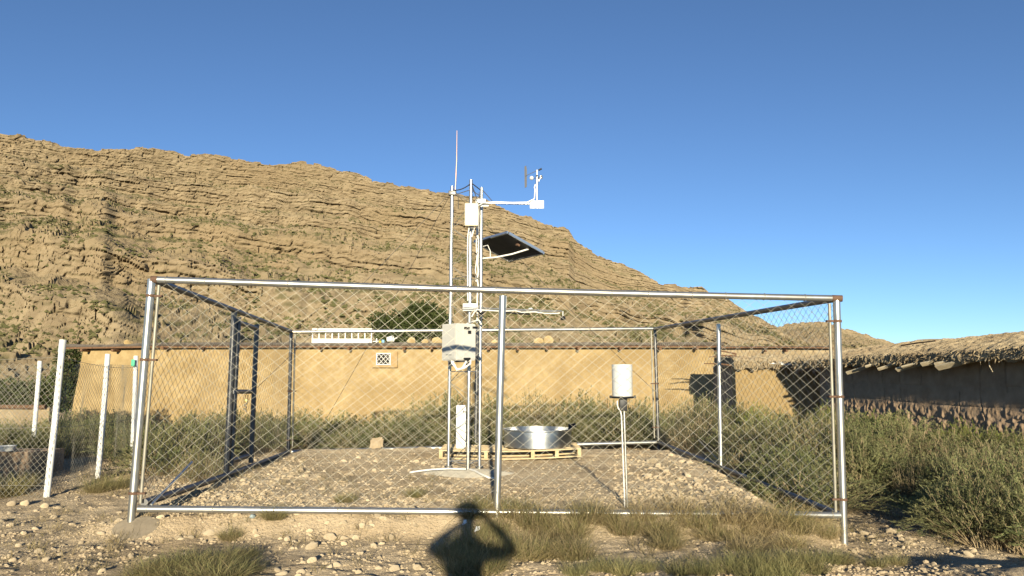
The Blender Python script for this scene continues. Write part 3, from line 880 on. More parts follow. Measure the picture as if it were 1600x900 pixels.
for ang, nm in ((188, 'white_enamel'), (308, 'alloy'), (68, 'alloy')):
    d_ = Vector((math.cos(R(ang)), math.sin(R(ang)), 0))
    c = hubp + d_ * 0.085
    tang = Vector((-d_.y, d_.x, 0))
    prof = [(0.033 * math.cos(q), 0.033 * math.sin(q)) for q in np.linspace(0, math.pi / 2 * .98, 6)]
    prof_in = [(0.030 * math.cos(q), 0.030 * math.sin(q)) for q in np.linspace(math.pi / 2 * .98, 0, 6)]
    MB().lathe(c, prof + prof_in, 14, tang).build('cup', nm, wb)
    tube('cup_arm', [hubp, c - d_ * .03], 0.004, 'black_plastic', wb, n=6)
vr0 = P(845.5, 263.5, yb_ - .12); vr1 = P(821, 275, yb_ - .06)
tube('vane_rod', [vr0, vr1], 0.0045, 'vane_grey', wb, n=6)
tube('vane_counterweight', [P(841.5, 266, yb_ - .12), P(846.5, 263.5, yb_ - .125)], 0.013, 'black_plastic', wb, n=10)
vq = [P(819.4, 260.5, yb_ - .06), P(822, 258.5, yb_ - .05), P(823.2, 265, yb_ - .05), P(823, 292, yb_ - .05), P(819.8, 293.5, yb_ - .06)]
MB().poly(vq, .006, (0.3, 1, 0)).build('vane_fin', 'vane_grey', wb, smooth=False)

# lower sensor boom
yl = 11.3
lb = thing('sensor_boom', 'lower thin boom with white bracket and small black ball sensor at its end', 'sensor boom', P(734, 488, yl))
box('bracket', P(734, 480, yl), (0.205, 0.02, 0.11), 'white_enamel', lb, bev=0.004)
tube('boom_arm', [P(722, 480.2, yl - .02), P(878, 486.2, yl - .05)], 0.008, 'alloy', lb, n=8)
tube('boom_arm', [P(722, 482.8, yl - .03), P(870, 487.5, yl - .05)], 0.006, 'alloy', lb, n=8)
tube('cable', [P(745, 484, yl - .04), P(760, 485, yl - .04), P(785, 486.5, yl - .04), P(805, 485.5, yl - .05), P(815, 488, yl - .05), P(836, 487.5, yl - .05), P(850, 489.5, yl - .05), P(868, 490, yl - .05), P(875, 489, yl - .05)], 0.008, 'white_cable', lb, n=7)
tube('cable', [P(745, 484, yl - .04), P(741, 488, yl - .02), P(737, 495, yl)], 0.010, 'white_cable', lb, n=7)
tube('dark_sleeve', [P(790, 488.5, yl - .02), P(828, 491, yl - .02)], 0.012, 'black_plastic', lb, n=8)
tube('sensor_stem', [P(879.5, 486, yl - .05), P(879.5, 494, yl - .05)], 0.008, 'white_enamel', lb, n=8)
MB().lathe(P(879.5, 500.5, yl - .05), [(0.002, 0), (0.028, 0.004), (0.040, 0.022), (0.040, 0.036), (0.026, 0.056), (0.010, 0.068), (.002, .07)], 16).build('ball_sensor', 'black_plastic', lb)
MB().lathe(P(829, 483.2, yl - .04), [(0.034, 0), (0.034, 0.012), (0.022, 0.02), (0.002, 0.022)], 14).build('level_cap', 'white_enamel', lb)
mb = MB()
zb0 = P(790.5, 481, yl)
mb.tube([zb0, zb0 + Vector((0, 0, .18))], 0.006, 6)
for i in range(9): mb.lathe(zb0 + Vector((0, 0, .012 + i * .019)), [(.006, 0), (.017, 0.002), (.017, .007), (.006, .010)], 10)
mb.build('coil_sensor', 'white_enamel', lb)

# ------------------------------------------------------------------ pallet, pan, white case, rain gauge
yp = 13.0
pl0, pl1 = P(686, 714, yp), P(908, 710, yp)
pz = (G(pl0.x, yp) + G(pl1.x, yp)) / 2 + .01
ang = math.atan2(0.05, pl1.x - pl0.x)
Wp = pl1.x - pl0.x
pal = thing('wooden_pallet', 'long pale wooden pallet lying behind the mast under the steel pan', 'pallet', ((pl0.x + pl1.x) / 2, yp + .5, pz))
rotp = Matrix.Rotation(-0.018, 3, 'Y')
def pp(u, y, z):
    sag = -0.035 * math.sin(math.pi * u) + 0.03 * u
    return Vector((lerp(pl0.x, pl1.x, u), yp + y, pz + z + sag + .02))
def board(nm, y, z, w, h, u0=0., u1=1.):
    n = 8
    vs_, fs = [], []
    for i in range(n + 1):
        u = lerp(u0, u1, i / n)
        for dy, dz_ in ((-w / 2, -h / 2), (w / 2, -h / 2), (w / 2, h / 2), (-w / 2, h / 2)):
            vs_.append(pp(u, y + dy, z + dz_))
    for i in range(n):
        for k in range(4): fs.append((i * 4 + k, i * 4 + (k + 1) % 4, i * 4 + 4 + (k + 1) % 4, i * 4 + 4 + k))
    fs += [(0, 1, 2, 3), (n * 4 + 3, n * 4 + 2, n * 4 + 1, n * 4)]
    MB().add(vs_, fs).build(nm, 'timber_pale', pal, smooth=False)
for y in (0.02, 0.26, 0.5, 0.74, 0.98): board('deck_board', y, .135, .10, .022)
for y in (0.02, 0.5, 0.98): board('bottom_board', y, .011, .09, .022)
for u in (.012, .33, .66, .83, .988):
    MB().box(pp(u, .5, .073), (.06, 1.0, .10)).build('bearer', 'timber_pale', pal)

pc = P(840, 690, yp + .55)
pan_r = 0.585
pan = thing('evaporation_pan', 'round shiny stainless steel pan standing on the wooden pallet', 'pan', (pc.x, yp + .55, pz + .175))
b_ = Vector((pc.x, yp + .55, pz + .168))
MB().lathe(b_, [(0.02, 0.0), (pan_r - .01, 0.0), (pan_r, 0.01), (pan_r, .10), (pan_r + .002, .2), (pan_r, .275), (pan_r + .015, .285), (pan_r + .015, .305), (pan_r - .006, .306), (pan_r - .006, .02), (.02, .015)], 96).build('bowl', 'steel_bright', pan, sharp=.5)
MB().lathe(b_ + Vector((0, 0, .2)), [(0.01, 0), (pan_r - .007, 0)], 64).build('water', 'panel_cell', pan)
vv_ = Vector((pan_r * math.cos(R(-20)) + b_.x, pan_r * math.sin(R(-20)) + b_.y, b_.z + .30))
fl = thing('float_valve', 'small black and orange float valve on the rim of the steel pan', 'valve', P(889, 676, yp + .6))
tube('stem', [P(889, 678, yp + .6), P(891, 662, yp + .6)], 0.03, 'black_plastic', fl)
tube('lever', [P(890, 667, yp + .6), P(899, 664, yp + .65)], 0.035, 'black_plastic', fl)
MB().lathe(P(889.5, 674, yp + .55), [(.004, -.03), (.03, -.028), (.036, 0), (.03, .028), (.004, .03)], 12).build('cap', 'orange_plastic', fl)

wc = thing('white_case', 'tall narrow white case standing behind the mast legs on the pallet', 'case', (P(721, 706, yp + .3).x, yp + .3, pz + .155))
zb_, zt_ = pz + .160, P(721, 633, yp + .3).z
mb = prism([P(712.5, 690, yp + .22), P(727.5, 690, yp + .22), P(727, 690, yp + .40), P(713, 690, yp + .40)], zb_, zt_, .01)
mb.build('housing', 'white_enamel', wc)
MB().lathe(P(724, 643, yp + .215), [(.002, 0), (.012, 0), (.012, .008), (.002, .009)], 10, (0, -1, 0)).build('bolt', 'black_plastic', wc)

yg = 8.62
rg = thing('rain_gauge', 'white cylindrical rain gauge on a thin twin pole near the front rail', 'rain gauge', gz(P(980, 790, yg), 0))
top, bot = P(972, 569.5, yg), P(972.5, 619, yg)
rgr = 0.112
hh = top.z - bot.z
MB().lathe(bot, [(rgr * .6, 0), (rgr, 0.0), (rgr + .001, hh * .5), (rgr + .002, hh - .01), (rgr, hh), (rgr - .007, hh), (rgr - .008, hh - .05), (.03, hh - .12), (.01, hh - .125)], 48).build('cylinder', 'white_enamel', rg)
MB().lathe(bot + Vector((0, 0, -.016)), [(.02, -.006), (rgr + .016, -.006), (rgr + .018, .0), (rgr + .018, .012), (.02, .013)], 40).build('base_plate', 'black_plastic', rg)
for s_ in (-1, 1): MB().lathe(bot + Vector((s_ * (rgr + .022), -.03, -.022)), [(.002, 0), (.014, 0), (.014, .03), (.002, .031)], 10).build('levelling_screw', 'black_plastic', rg)
box('mount_bracket', P(973.5, 631, yg), (.085, .075, .155), 'black_plastic', rg, bev=.006)
pole = tube('pole', [P(975, 640, yg - .01), gz(P(980.5, 790, yg), -.1)], 0.0115, 'galvanised', rg, n=12)
tube('conduit', [P(964.5, 626, yg + .0), P(964.5, 632, yg), P(966, 638, yg - .02), P(969.5, 642, yg - .03), P(971, 650, yg - .02), gz(P(976.3, 790, yg), -.05)], 0.008, 'white_cable', rg, n=10)

# ------------------------------------------------------------------ mud houses
def wall_sheet(A, B, z0, z1, thick, nu, nv, disp, seed, batter=0.0, topfn=None, lshift=0.0):
    """front sheet with relief, plus sides, top and back; A->B seen left to right from outside"""
    A, B = Vector(A), Vector(B)
    dv = (B - A); L = dv.length; dv.normalize()
    n = Vector((dv.y, -dv.x, 0))
    u = np.linspace(0, 1, nu)[None, :]; v = np.linspace(0, 1, nv)[:, None]
    ztop = np.full((1, nu), z1) if topfn is None else (z1 + topfn(u * L))
    z = z0 + (ztop - z0) * v
    s = u * L + 0 * v
    s = s + lshift * np.clip((z - 0) / z1, -.4, 1) * (1 - u) ** 14
    off = disp(s, z) - batter * v
    off[-1, :] = -batter
    x = A.x + dv.x * s + n.x * off; y = A.y + dv.y * s + n.y * off
    Vf = np.stack([x, y, z], -1).reshape(-1, 3)
    xb = A.x + dv.x * s[[0, -1]] - n.x * thick; ybk = A.y + dv.y * s[[0, -1]] - n.y * thick
    Vb = np.stack([xb, ybk, z[[0, -1]]], -1).reshape(-1, 3)
    I_ = np.arange(nu * nv).reshape(nv, nu)
    Q_ = np.stack([I_[:-1, :-1], I_[:-1, 1:], I_[1:, 1:], I_[1:, :-1]], -1).reshape(-1, 4)
    J = nu * nv + np.arange(2 * nu).reshape(2, nu)
    qt = np.stack([I_[-1, :-1], I_[-1, 1:], J[1, 1:], J[1, :-1]], -1)
    qb = np.stack([J[0, 1:], J[0, :-1], J[1, :-1], J[1, 1:]], -1)
    el = [(list(I_[:, 0]) + [J[1, 0], J[0, 0]])[::-1], list(I_[:, -1]) + [J[1, -1], J[0, -1]]]
    return np.concatenate([Vf, Vb]), [Q_, qt, qb] + [np.array([e]) for e in el]

def add_wall(parent, name, m, *a, **k):
    Vw, fs = wall_sheet(*a, **k)
    o = bpy.data.objects.new(name, np_mesh(name, Vw - np.array(ORG[parent.name]), fs, m, sharp=0.9))
    return link(o, parent)

YH = 27.0
hl_b, hl_t = P(107, 690, YH), P(128, 546, YH)
hr_b = P(1119, 640, YH)
zr = P(600, 541, YH).z
KH = YH / 19
house = thing('mud_house', 'long low mud house with bright ochre plaster wall behind the enclosure', 'house', ((hl_b.x + hr_b.x) / 2, YH, 0))
def dsp(s, z): return 0.035 * fbm(s * .6, z * .6, 3, 71) + 0.016 * fbm(s * 3, z * 3, 3, 72) + 0.008 * fbm(s * 11, z * 11, 2, 73)
def topsag(s): return 0.02 * fbm(s * .25, s * 0, 3, 77) - 0.07 * np.exp(-((s - 0.5) / 1.8) ** 2)
add_wall(house, 'wall', 'plaster', (hl_b.x, YH, 0), (hr_b.x, YH, 0), -0.9, zr, .45, 420, 70, dsp, 71, 0.10, topsag, lshift=hl_t.x - hl_b.x)
for nm, x0, x1, y0, y1 in (('side_wall', hl_b.x + .25, hl_b.x + .65, YH + .44, YH + 5), ('side_wall', hr_b.x - .45, hr_b.x - .004, YH + .44, YH + 5)):
    MB().box(((x0 + x1) / 2, (y0 + y1) / 2, (zr - .3) / 2 - .01), (x1 - x0, y1 - y0, zr + .25)).build(nm, 'plaster', house)
MB().box(((hl_b.x + hr_b.x) / 2, YH + 5.2, zr / 2 - .2), (hr_b.x - hl_b.x - .6, .4, zr + .3)).build('rear_wall', 'plaster', house)
# roof slab with ragged edge
nseg = 260
x0r, x1r = P(103, 540, YH).x, P(1128, 540, YH).x
Vr, Fr = [], []
prof = [(.10, -.0), (-.22, -.0), (-.25, .03), (-.24, .07), (-.18, .095), (.3, .13), (2.6, .18), (5.4, .12), (5.4, -.0)]
for i in range(nseg + 1):
    x = lerp(x0r, x1r, i / nseg)
    zt0 = zr + float(topsag(np.array(x - hl_b.x))) + .016
    for j, (y, z) in enumerate(prof):
        w = float(fbm(x * 2.3, j * 1.7, 3, 81)) * (.03 if 0 < j < 6 else 0)
        Vr.append((x, YH + y + w, zt0 + z + (w * .5 if j > 1 else 0)))
k = len(prof)
for i in range(nseg):
    for j in range(k):
        j2 = (j + 1) % k
        Fr.append((i * k + j, i * k + j2, (i + 1) * k + j2, (i + 1) * k + j))
Fr += [tuple(range(k)), tuple(nseg * k + j for j in range(k))[::-1]]
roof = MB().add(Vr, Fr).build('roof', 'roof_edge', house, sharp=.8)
# fascia board under the slab, in lengths
xs_f = [103, 250, 420, 560, 690, 860, 1010, 1128]
for a, b in zip(xs_f[:-1], xs_f[1:]):
    xa, xb = P(a, 540, YH).x + .01, P(b, 540, YH).x - .01
    za, zb2 = zr + float(topsag(np.array(xa - hl_b.x))), zr + float(topsag(np.array(xb - hl_b.x)))
    rot = Matrix.Rotation(-math.atan2(zb2 - za, xb - xa), 3, 'Y')
    MB().box(((xa + xb) / 2, YH - .235 - .01 * random.random(), (za + zb2) / 2 - .012 + random.uniform(-.008, .008)), (xb - xa, .04, .055), rot).build('fascia_board', 'timber_dark', roof)
# beam ends
for px in (137, 184, 262, 318, 372, 502, 548, 632, 676, 764, 808, 855, 902, 968, 1030, 1086):
    p = P(px, 545, YH)
    zz = zr + float(topsag(np.array(p.x - hl_b.x))) - .07
    L_ = random.uniform(.30, .46)
    MB().tube([(p.x, YH + .1, zz), (p.x + random.uniform(-.03, .03), YH - L_ + .02, zz - random.uniform(0, .03))], [random.uniform(.05, .07), random.uniform(.04, .06)], 7).build('beam_end', 'timber_dark', roof)
# small grille window
wx = P(600, 561, YH - .0)
wz = wx.z
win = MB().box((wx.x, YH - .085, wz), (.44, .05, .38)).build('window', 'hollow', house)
for dx in (-.235, .235):
    MB().box((wx.x + dx, YH - .105, wz), (.03, .06, .42)).build('frame', 'white_paint', win)
for dz_ in (-.195, .195):
    MB().box((wx.x, YH - .105, wz + dz_), (.438, .058, .026)).build('frame', 'white_paint', win)
for i in range(-2, 3):
    for sgn in (-1, 1):
        cx = i * .15
        pts = [(cx + t * .85, sgn * t) for t in np.linspace(-.4, .4, 161) if abs(cx + t * .85) < .218 and abs(t) < .18]
        if len(pts) > 8:
            a, b = pts[0], pts[-1]
            MB().tube([(wx.x + a[0], YH - .118 - .008 * sgn, wz + a[1]), (wx.x + b[0], YH - .118 - .008 * sgn, wz + b[1])], .008, 6).build('grille_bar', 'white_paint', win)
# mortar patch around it
MB().box((wx.x + .03, YH - .045, wz - .01), (.90, .05, .58), None, .02).build('plaster_patch', 'adobe', house)
MATS['patch'] = mat('patch', (0.39, 0.265, 0.12), (0.45, 0.315, 0.15), 0.95, scale=5, bump=.4, bscale=22, world_pos=True)
[c for c in house.children if c.name.startswith('plaster_patch')][0].data.materials[0] = MATS['patch']

def roof_z(px, y=0.0):
    x = P(px, 540, YH).x
    return zr + float(topsag(np.array(x - hl_b.x))) + .016 + .10
# ladder lying on edge on the roof
ya = YH - .02
la, lbx = P(487, 540, ya).x, P(581, 540, ya).x
zl = roof_z(530) + .0
ladder = thing('ladder', 'white ladder lying on its side along the mud house roof edge', 'ladder', ((la + lbx) / 2, ya, zl))
MB().box(((la + lbx) / 2, ya, zl + .08), (lbx - la, .035, .15)).build('side_rail', 'white_paint', ladder)
MB().box(((la + lbx) / 2, ya + .02, zl + .49), (lbx - la, .035, .05)).build('side_rail', 'white_paint', ladder)
for i in range(10):
    x = lerp(la + .02, lbx - .02, i / 9)
    MB().box((x, ya, zl + .31), (.036, .03, .31)).build('rung', 'white_paint', ladder)
# odds and ends on the roof
def rockmesh(name, seed, sub=2, flat=.7):
    bm = bmesh.new()
    bmesh.ops.create_icosphere(bm, subdivisions=sub, radius=1)
    r_ = random.Random(seed)
    ax = Vector((r_.uniform(.75, 1.25), r_.uniform(.7, 1.1), flat * r_.uniform(.8, 1.15)))
    cuts = [(Vector((r_.gauss(0, 1), r_.gauss(0, 1), r_.gauss(0, 1))).normalized(), r_.uniform(.62, .92)) for _ in range(7)]
    for v in bm.verts:
        c = v.co.copy()
        for n_, d_ in cuts:
            e = c.dot(n_) - d_
            if e > 0: c -= n_ * e * .85
        c *= 1 + .10 * r_.uniform(-1, 1)
        v.co = Vector((c.x * ax.x, c.y * ax.y, c.z * ax.z))
    me = bpy.data.meshes.new(name)
    bm.to_mesh(me); bm.free()
    me.polygons.foreach_set('use_smooth', [True] * len(me.polygons))
    me.set_sharp_from_angle(angle=.75)
    return me
STONES = [rockmesh('stone', s) for s in range(9)]
for me in STONES: me.materials.append(MATS['stone'])
PALE = []
for s in range(3):
    me = rockmesh('pale_stone', 60 + s); me.materials.append(MATS['plaster']); PALE.append(me)

def lone_stone(p, size, label, me=None, sc_=(1, 1, 1), rz=None, name='stone'):
    o = bpy.data.objects.new(name, me or random.choice(STONES))
    link(o, None, p)
    o.scale = (size * sc_[0], size * sc_[1], size * sc_[2])
    o.rotation_euler = (random.uniform(-.2, .2), random.uniform(-.2, .2), random.uniform(0, 6.28) if rz is None else rz)
    return tag(o, label, 'stone')

for px, s, lb_ in ((200, .12, 'tan stone weighing down the far left end of the mud house roof'),
                   (643, .13, 'tan stone on the roof beside the white bucket'),
                   (664, .09, 'small dark tan stone on the roof left of the cabinet'),
                   (683, .15, 'wide cream stone on the roof just left of the control cabinet'),
                   (772, .09, 'small flat stone on the roof behind the middle front post'),
                   (842, .14, 'left one of two tan stones side by side on the roof'),
                   (857, .17, 'right and larger of two tan stones side by side on the roof')):
    x = P(px, 540, YH).x
    lone_stone(Vector((x, YH + .02, roof_z(px) + s * .5)), s * KH, lb_, random.choice(PALE), name='roof_stone')
bk = thing('bucket', 'white battered bucket lying on the roof right of the ladder', 'bucket', (P(612, 530, YH).x, YH, roof_z(612)))
bc = Vector((P(606, 530, YH).x, YH - .02, roof_z(608) + .12))
MB().lathe(bc, [(.005, 0), (.085, .0), (.105, .2), (.112, .2), (.09, -.006), (.005, -.006)], 20, (.9, -.2, .15)).build('pail', 'white_paint', bk)
tube('handle', [bc + Vector((.18, -.1, .0)), bc + Vector((.30, -.12, .05)), bc + Vector((.36, -.02, .1)), bc + Vector((.30, .1, .05)), bc + Vector((.18, .1, 0))], .008, 'white_paint', bk)
jc = thing('plastic_can', 'small blue and yellow plastic can on the roof beside the bucket', 'can', (P(598, 535, YH).x, YH, roof_z(600)))
jp = Vector((P(599, 535, YH).x, YH - .06, roof_z(600)))
box('body', jp + Vector((0, 0, .055)), (.10, .08, .11), 'blue_plastic', jc, bev=.015)
MB().lathe(jp + Vector((-.10, 0, .0)), [(.04, 0), (.045, .05), (.03, .075), (.005, .08)], 12).build('lid', 'yellow_cloth', jc)
pt = thing('pipe_tee', 'white plastic pipe piece on the roof at the ladder end', 'pipe', (P(590, 536, YH).x, YH, roof_z(590)))
q0 = Vector((P(583, 536, YH).x, YH - .05, roof_z(590) + .05))
MB().tube([q0, q0 + Vector((.2, 0, .01))], .018, 10).build('arm', 'white_paint', pt)
MB().tube([q0 + Vector((.13, 0, -.045)), q0 + Vector((.13, 0, .11))], .022, 10).build('stub', 'white_paint', pt)

# ---- right-hand buildings
YS = 22.5
def straw_roof(name, parent, A, B, over, zea, zeb, zca, zcb, depth, nseg, seed, m='straw_mud', drop=.05, back=1.5):
    """mud and straw roof: eave runs A->B, outside is to the left-hand normal"""
    A, B = Vector(A), Vector(B)
    dv = (B - A); L = dv.length; dv.normalize()
    n = Vector((dv.y, -dv.x, 0))
    prof = [(-.25, .03), (over * .5, .0), (over * .92, -.03), (over * 1.0, .02), (over * 1.03, .08), (over * 1.0, .14), (over * .9, .19), (over * .6, .24)]
    m_ = 44
    for i in range(1, m_ + 1):
        f = i / m_
        prof.append((over * .6 - (depth + over * .6) * f, None))
    prof.append((-depth - back, 'b1')); prof.append((-depth - back, 'b0'))
    k = len(prof)
    u = np.linspace(0, 1, nseg + 1)
    Vv = np.zeros((nseg + 1, k, 3))
    for j, (o_, h) in enumerate(prof):
        s = u * L
        ze = zea + (zeb - zea) * u; zc = zca + (zcb - zca) * u
        if h is None:
            f = (over * .6 - o_) / (depth + over * .6)
            zz = ze + .24 + (zc - ze - .24) * (1 - (1 - f) ** 1.5) + .035 * fbm(s * 2.2, o_ * 2.2 + s * 0, 3, seed) + .05 * fbm(s * 9, o_ * 9 + s * 0, 2, seed + 1) + .055 * fbm(s * .45, s * 0 + 3, 2, seed + 6)
            oo = o_ + 0 * s
        elif h == 'b1': zz = zc - .1; oo = o_ + 0 * s
        elif h == 'b0': zz = ze - .1; oo = o_ + 0 * s
        else:
            rough = 0 if j == 0 else 1
            zz = ze + h + rough * (.05 * fbm(s * 1.1, j * .8 + s * 0, 2, seed + 2) + .045 * fbm(s * 6.5, j * 1.1 + s * 0, 2, seed + 3)) - (drop * np.maximum(0, vn(s * 5, s * 0, seed + 4) - .45) * 3 if j in (2, 3, 4) else 0)
            oo = o_ + rough * (.10 * fbm(s * .8, s * 0, 2, seed + 7) + .06 * fbm(s * 5, j * 1.3 + s * 0, 3, seed + 5) + .03 * fbm(s * 16, j * 2.0 + s * 0, 2, seed + 8))
        Vv[:, j, 0] = A.x + dv.x * s + n.x * oo
        Vv[:, j, 1] = A.y + dv.y * s + n.y * oo
        Vv[:, j, 2] = zz
    I_ = np.arange((nseg + 1) * k).reshape(nseg + 1, k)
    In = np.roll(I_, -1, axis=1)
    Q_ = np.stack([I_[:-1], In[:-1], In[1:], I_[1:]], -1).reshape(-1, 4)
    caps = [np.array([I_[0]]), np.array([I_[-1][::-1]])]
    Vv = Vv.reshape(-1, 3)
    me = np_mesh(name, Vv - np.array(ORG[parent.name]), [Q_] + caps, m, smooth=False)
    return link(bpy.data.objects.new(name, me), parent)

def straw_fringe(name, parent, A, B, over, zea, zeb, count, seed):
    """loose straw and clods hanging from the eave"""
    A, B = Vector(A), Vector(B)
    dv = (B - A); L = dv.length; dv.normalize()
    n = Vector((dv.y, -dv.x, 0))
    r_ = np.random.default_rng(seed)
    s = r_.uniform(0, L, count)
    o_ = over * r_.uniform(.75, 1.12, count); z = zea + (zeb - zea) * s / L + r_.uniform(-.02, .20, count)
    p0 = np.stack([A.x + dv.x * s + n.x * o_, A.y + dv.y * s + n.y * o_, z], -1)
    ln = r_.uniform(.03, .13, count)[:, None]
    dr_ = r_.normal(0, .5, (count, 3)); dr_[:, 2] -= .75; dr_ += np.array(n) * .45
    dr_ /= np.linalg.norm(dr_, axis=1)[:, None]
    sd = np.cross(dr_, r_.normal(0, 1, (count, 3))); sd /= np.linalg.norm(sd, axis=1)[:, None]
    w = r_.uniform(.006, .022, count)[:, None]
    V_ = np.stack([p0 - sd * w, p0 + sd * w, p0 + dr_ * ln], 1).reshape(-1, 3)
    T_ = np.arange(count * 3).reshape(-1, 3)
    o = link(bpy.data.objects.new(name, np_mesh(name, V_ - np.array(ORG[parent.name]), [T_], 'straw_mud', smooth=False)), parent)
    o['kind'] = 'stuff'
    return o

# long right-hand building
def wx_(Y): return 9.33 - .15 * (Y - 14)
far_c, near_c = Vector((wx_(20.9), 20.9, 0)), Vector((wx_(8.5), 8.5, 0))
barn = thing('mud_barn', 'long dark mud barn with a thick straw and mud roof at the right', 'barn', ((far_c.x + near_c.x) / 2 + 1, 14.5, 0))
def dspb(s, z):
    low = 1 - sstep(.55, 1.2, z + .35 * fbm(s * 1.2, z, 2, 91))
    lump = np.maximum(0, vn(s * 19, z * 15, 92) * .62 + vn(s * 8, z * 8, 93) * .38 - .47)
    course = -.02 * np.exp(-((z - .98 - .03 * np.sin(s * .9)) / .018) ** 2) - .02 * np.exp(-((z - 1.36 - .02 * np.sin(s * .7 + 1)) / .016) ** 2)
    crack = -.02 * (np.abs(((s + .15 * fbm(s, z * 2, 2, 95)) / .62) % 1 - .5) < .022) * (vn(s * 1.6, z * 2, 96) > .45)
    return .05 * fbm(s * .5, z * .7, 3, 94) + .012 * fbm(s * 7, z * 7, 3, 97) + lump * .105 * low + course + crack
add_wall(barn, 'wall', 'adobe', far_c, near_c, -1.2, 2.0, .45, 900, 120, dspb, 91)
for ey, ex in ((far_c.y - .25, far_c.x), (near_c.y + .25, near_c.x)):
    MB().box((ex + 2.15, ey, .55), (3.4, .4, 2.6)).build('end_wall', 'adobe', barn)
    MB().box((ex + 2.15, ey, 1.95), (3.3, .36, .22)).build('gable', 'adobe', barn)
MB().box((far_c.x + 4.2, 14.7, .55), (.4, 12.2, 2.6)).build('back_wall', 'adobe', barn)
zE = lambda Y: 1.6 + (.16 - .012 * (Y - 17))
brf = straw_roof('roof', barn, far_c + Vector((0, .55, 0)), near_c, .50, 1.79, 1.95, 2.42, 2.62, 2.35, 560, 121, drop=.03)
straw_fringe('straw_fringe', barn, far_c + Vector((0, .55, 0)), near_c, .50, 1.79, 1.95, 3600, 131)
# planks poking out from under the eave
for px, py, px2, py2, w in ((1372, 577, 1382, 572, .07), (1401, 578, 1427, 569, .10), (1410, 574, 1428, 568, .10), (1440, 570, 1457, 565, .11), (1461, 570, 1478, 566, .09), (1464, 575, 1501, 565, .13), (1323, 583, 1336, 577, .08), (1352, 573, 1357, 570, .05)):
    # outer end hangs below the eave, inner end is buried in the roof
    def eave_hit(x, y):
        d = ray(x, y)
        # plane just outside the wall, offset by the overhang
        lo, hi = 5., 25.
        for _ in range(40):
            m_ = (lo + hi) / 2
            p = EYE + d * (m_ / d.y)
            if p.x < wx_(p.y) - .60: lo = m_
            else: hi = m_
        return EYE + d * (lo / d.y)
    a, b = eave_hit(px, py), eave_hit(px2, py2)
    dv = (b - a).normalized()
    b2 = b + dv * .10 + Vector((.30, 0, .05))
    dv = (b2 - a).normalized()
    up = Vector((0, 0, 1)); sd = dv.cross(up).normalized(); up2 = sd.cross(dv)
    rot = Matrix((dv, sd, up2)).transposed() @ Matrix.Rotation(random.uniform(.3, .8), 3, 'X')
    MB().box((a + b2) / 2, ((b2 - a).length, w, .035), rot).build('plank', 'plank_grey', barn)
# dangling twig
a = P(1545, 562, 14.3); tube('twig', [a + Vector((.1, 0, .04)), a, P(1546, 572, 14.25), P(1551, 581, 14.25)], .009, 'plank_grey', barn, n=6)
# sticks lying on the roof
for p0, p1, rr3, lb_ in ((P(1433, 531.5, 19.5), P(1474, 530.5, 18.9), .018, 'thin pale stick lying on the crest of the barn roof'), (P(1408, 540, 18.6), P(1462, 532.5, 17.2), .016, 'thin dark stick lying across the barn roof slope')):
    o = tube('stick', [p0, lerp(p0, p1, .5) + Vector((0, 0, .01)), p1], rr3, 'plank_grey' if 'pale' in lb_ else 'timber_dark', None, p0, 6)
    tag(o, lb_, 'stick')

# small low room in the corner
sx0, sx1 = P(1150, 600, YS).x, P(1300, 600, YS).x
room = thing('mud_room', 'small low mud room with ochre front between the house and barn', 'room', ((sx0 + sx1) / 2, YS + .8, 0))
def dsr(s, z): return .04 * fbm(s * .9, z * .9, 3, 141) + .016 * fbm(s * 4, z * 4, 3, 142)
add_wall(room, 'wall', 'plaster', (sx0, YS, 0), (sx1, YS, 0), -.9, 1.86, .4, 110, 60, dsr, 141)
MB().box((sx0 + .2, YS + 1.45, .55), (.4, 2.1, 2.6)).build('side_wall', 'adobe', room)
straw_roof('roof', room, (sx0 - .12, YS, 0), (sx1 + .3, YS, 0), .34, 1.80, 1.76, 2.16, 2.16, 1.4, 130, 151, drop=.06, back=.5)
straw_fringe('straw_fringe', room, (sx0 - .12, YS, 0), (sx1 + .3, YS, 0), .34, 1.80, 1.76, 1400, 161)
for px, py, px2, py2 in ((1100, 568, 1150, 572), (1108, 558, 1150, 556), (1112, 548, 1150, 553)):
    tube('branch', [P(px, py, YS - .2), P((px + px2) / 2, (py + py2) / 2 - 1.5, YS - .1), P(px2, py2, YS)], [.012, .022, .03], 'timber_dark', room, n=6)
for px, py, px2, py2 in ((1242, 584, 1268, 572), (1244, 580, 1282, 566), (1270, 581, 1297, 575)):
    tube('pole', [P(px, py, YS - .75), P(px2, py2, YS - .2)], [.025, .035], 'plank_grey', room, n=7)
o = MB().poly([P(1196, 567.5, YS - .28), P(1203, 564, YS - .15), P(1222, 564.5, YS - .15), P(1243, 570.5, YS - .3), P(1225, 570, YS - .36)], .02, (0, -.1, 1)).build('plastic_sheet', 'white_paint', None, P(1215, 568, YS - .25), smooth=False)
tag(o, 'scrap of white plastic sheet on the small room eave', 'plastic sheet')
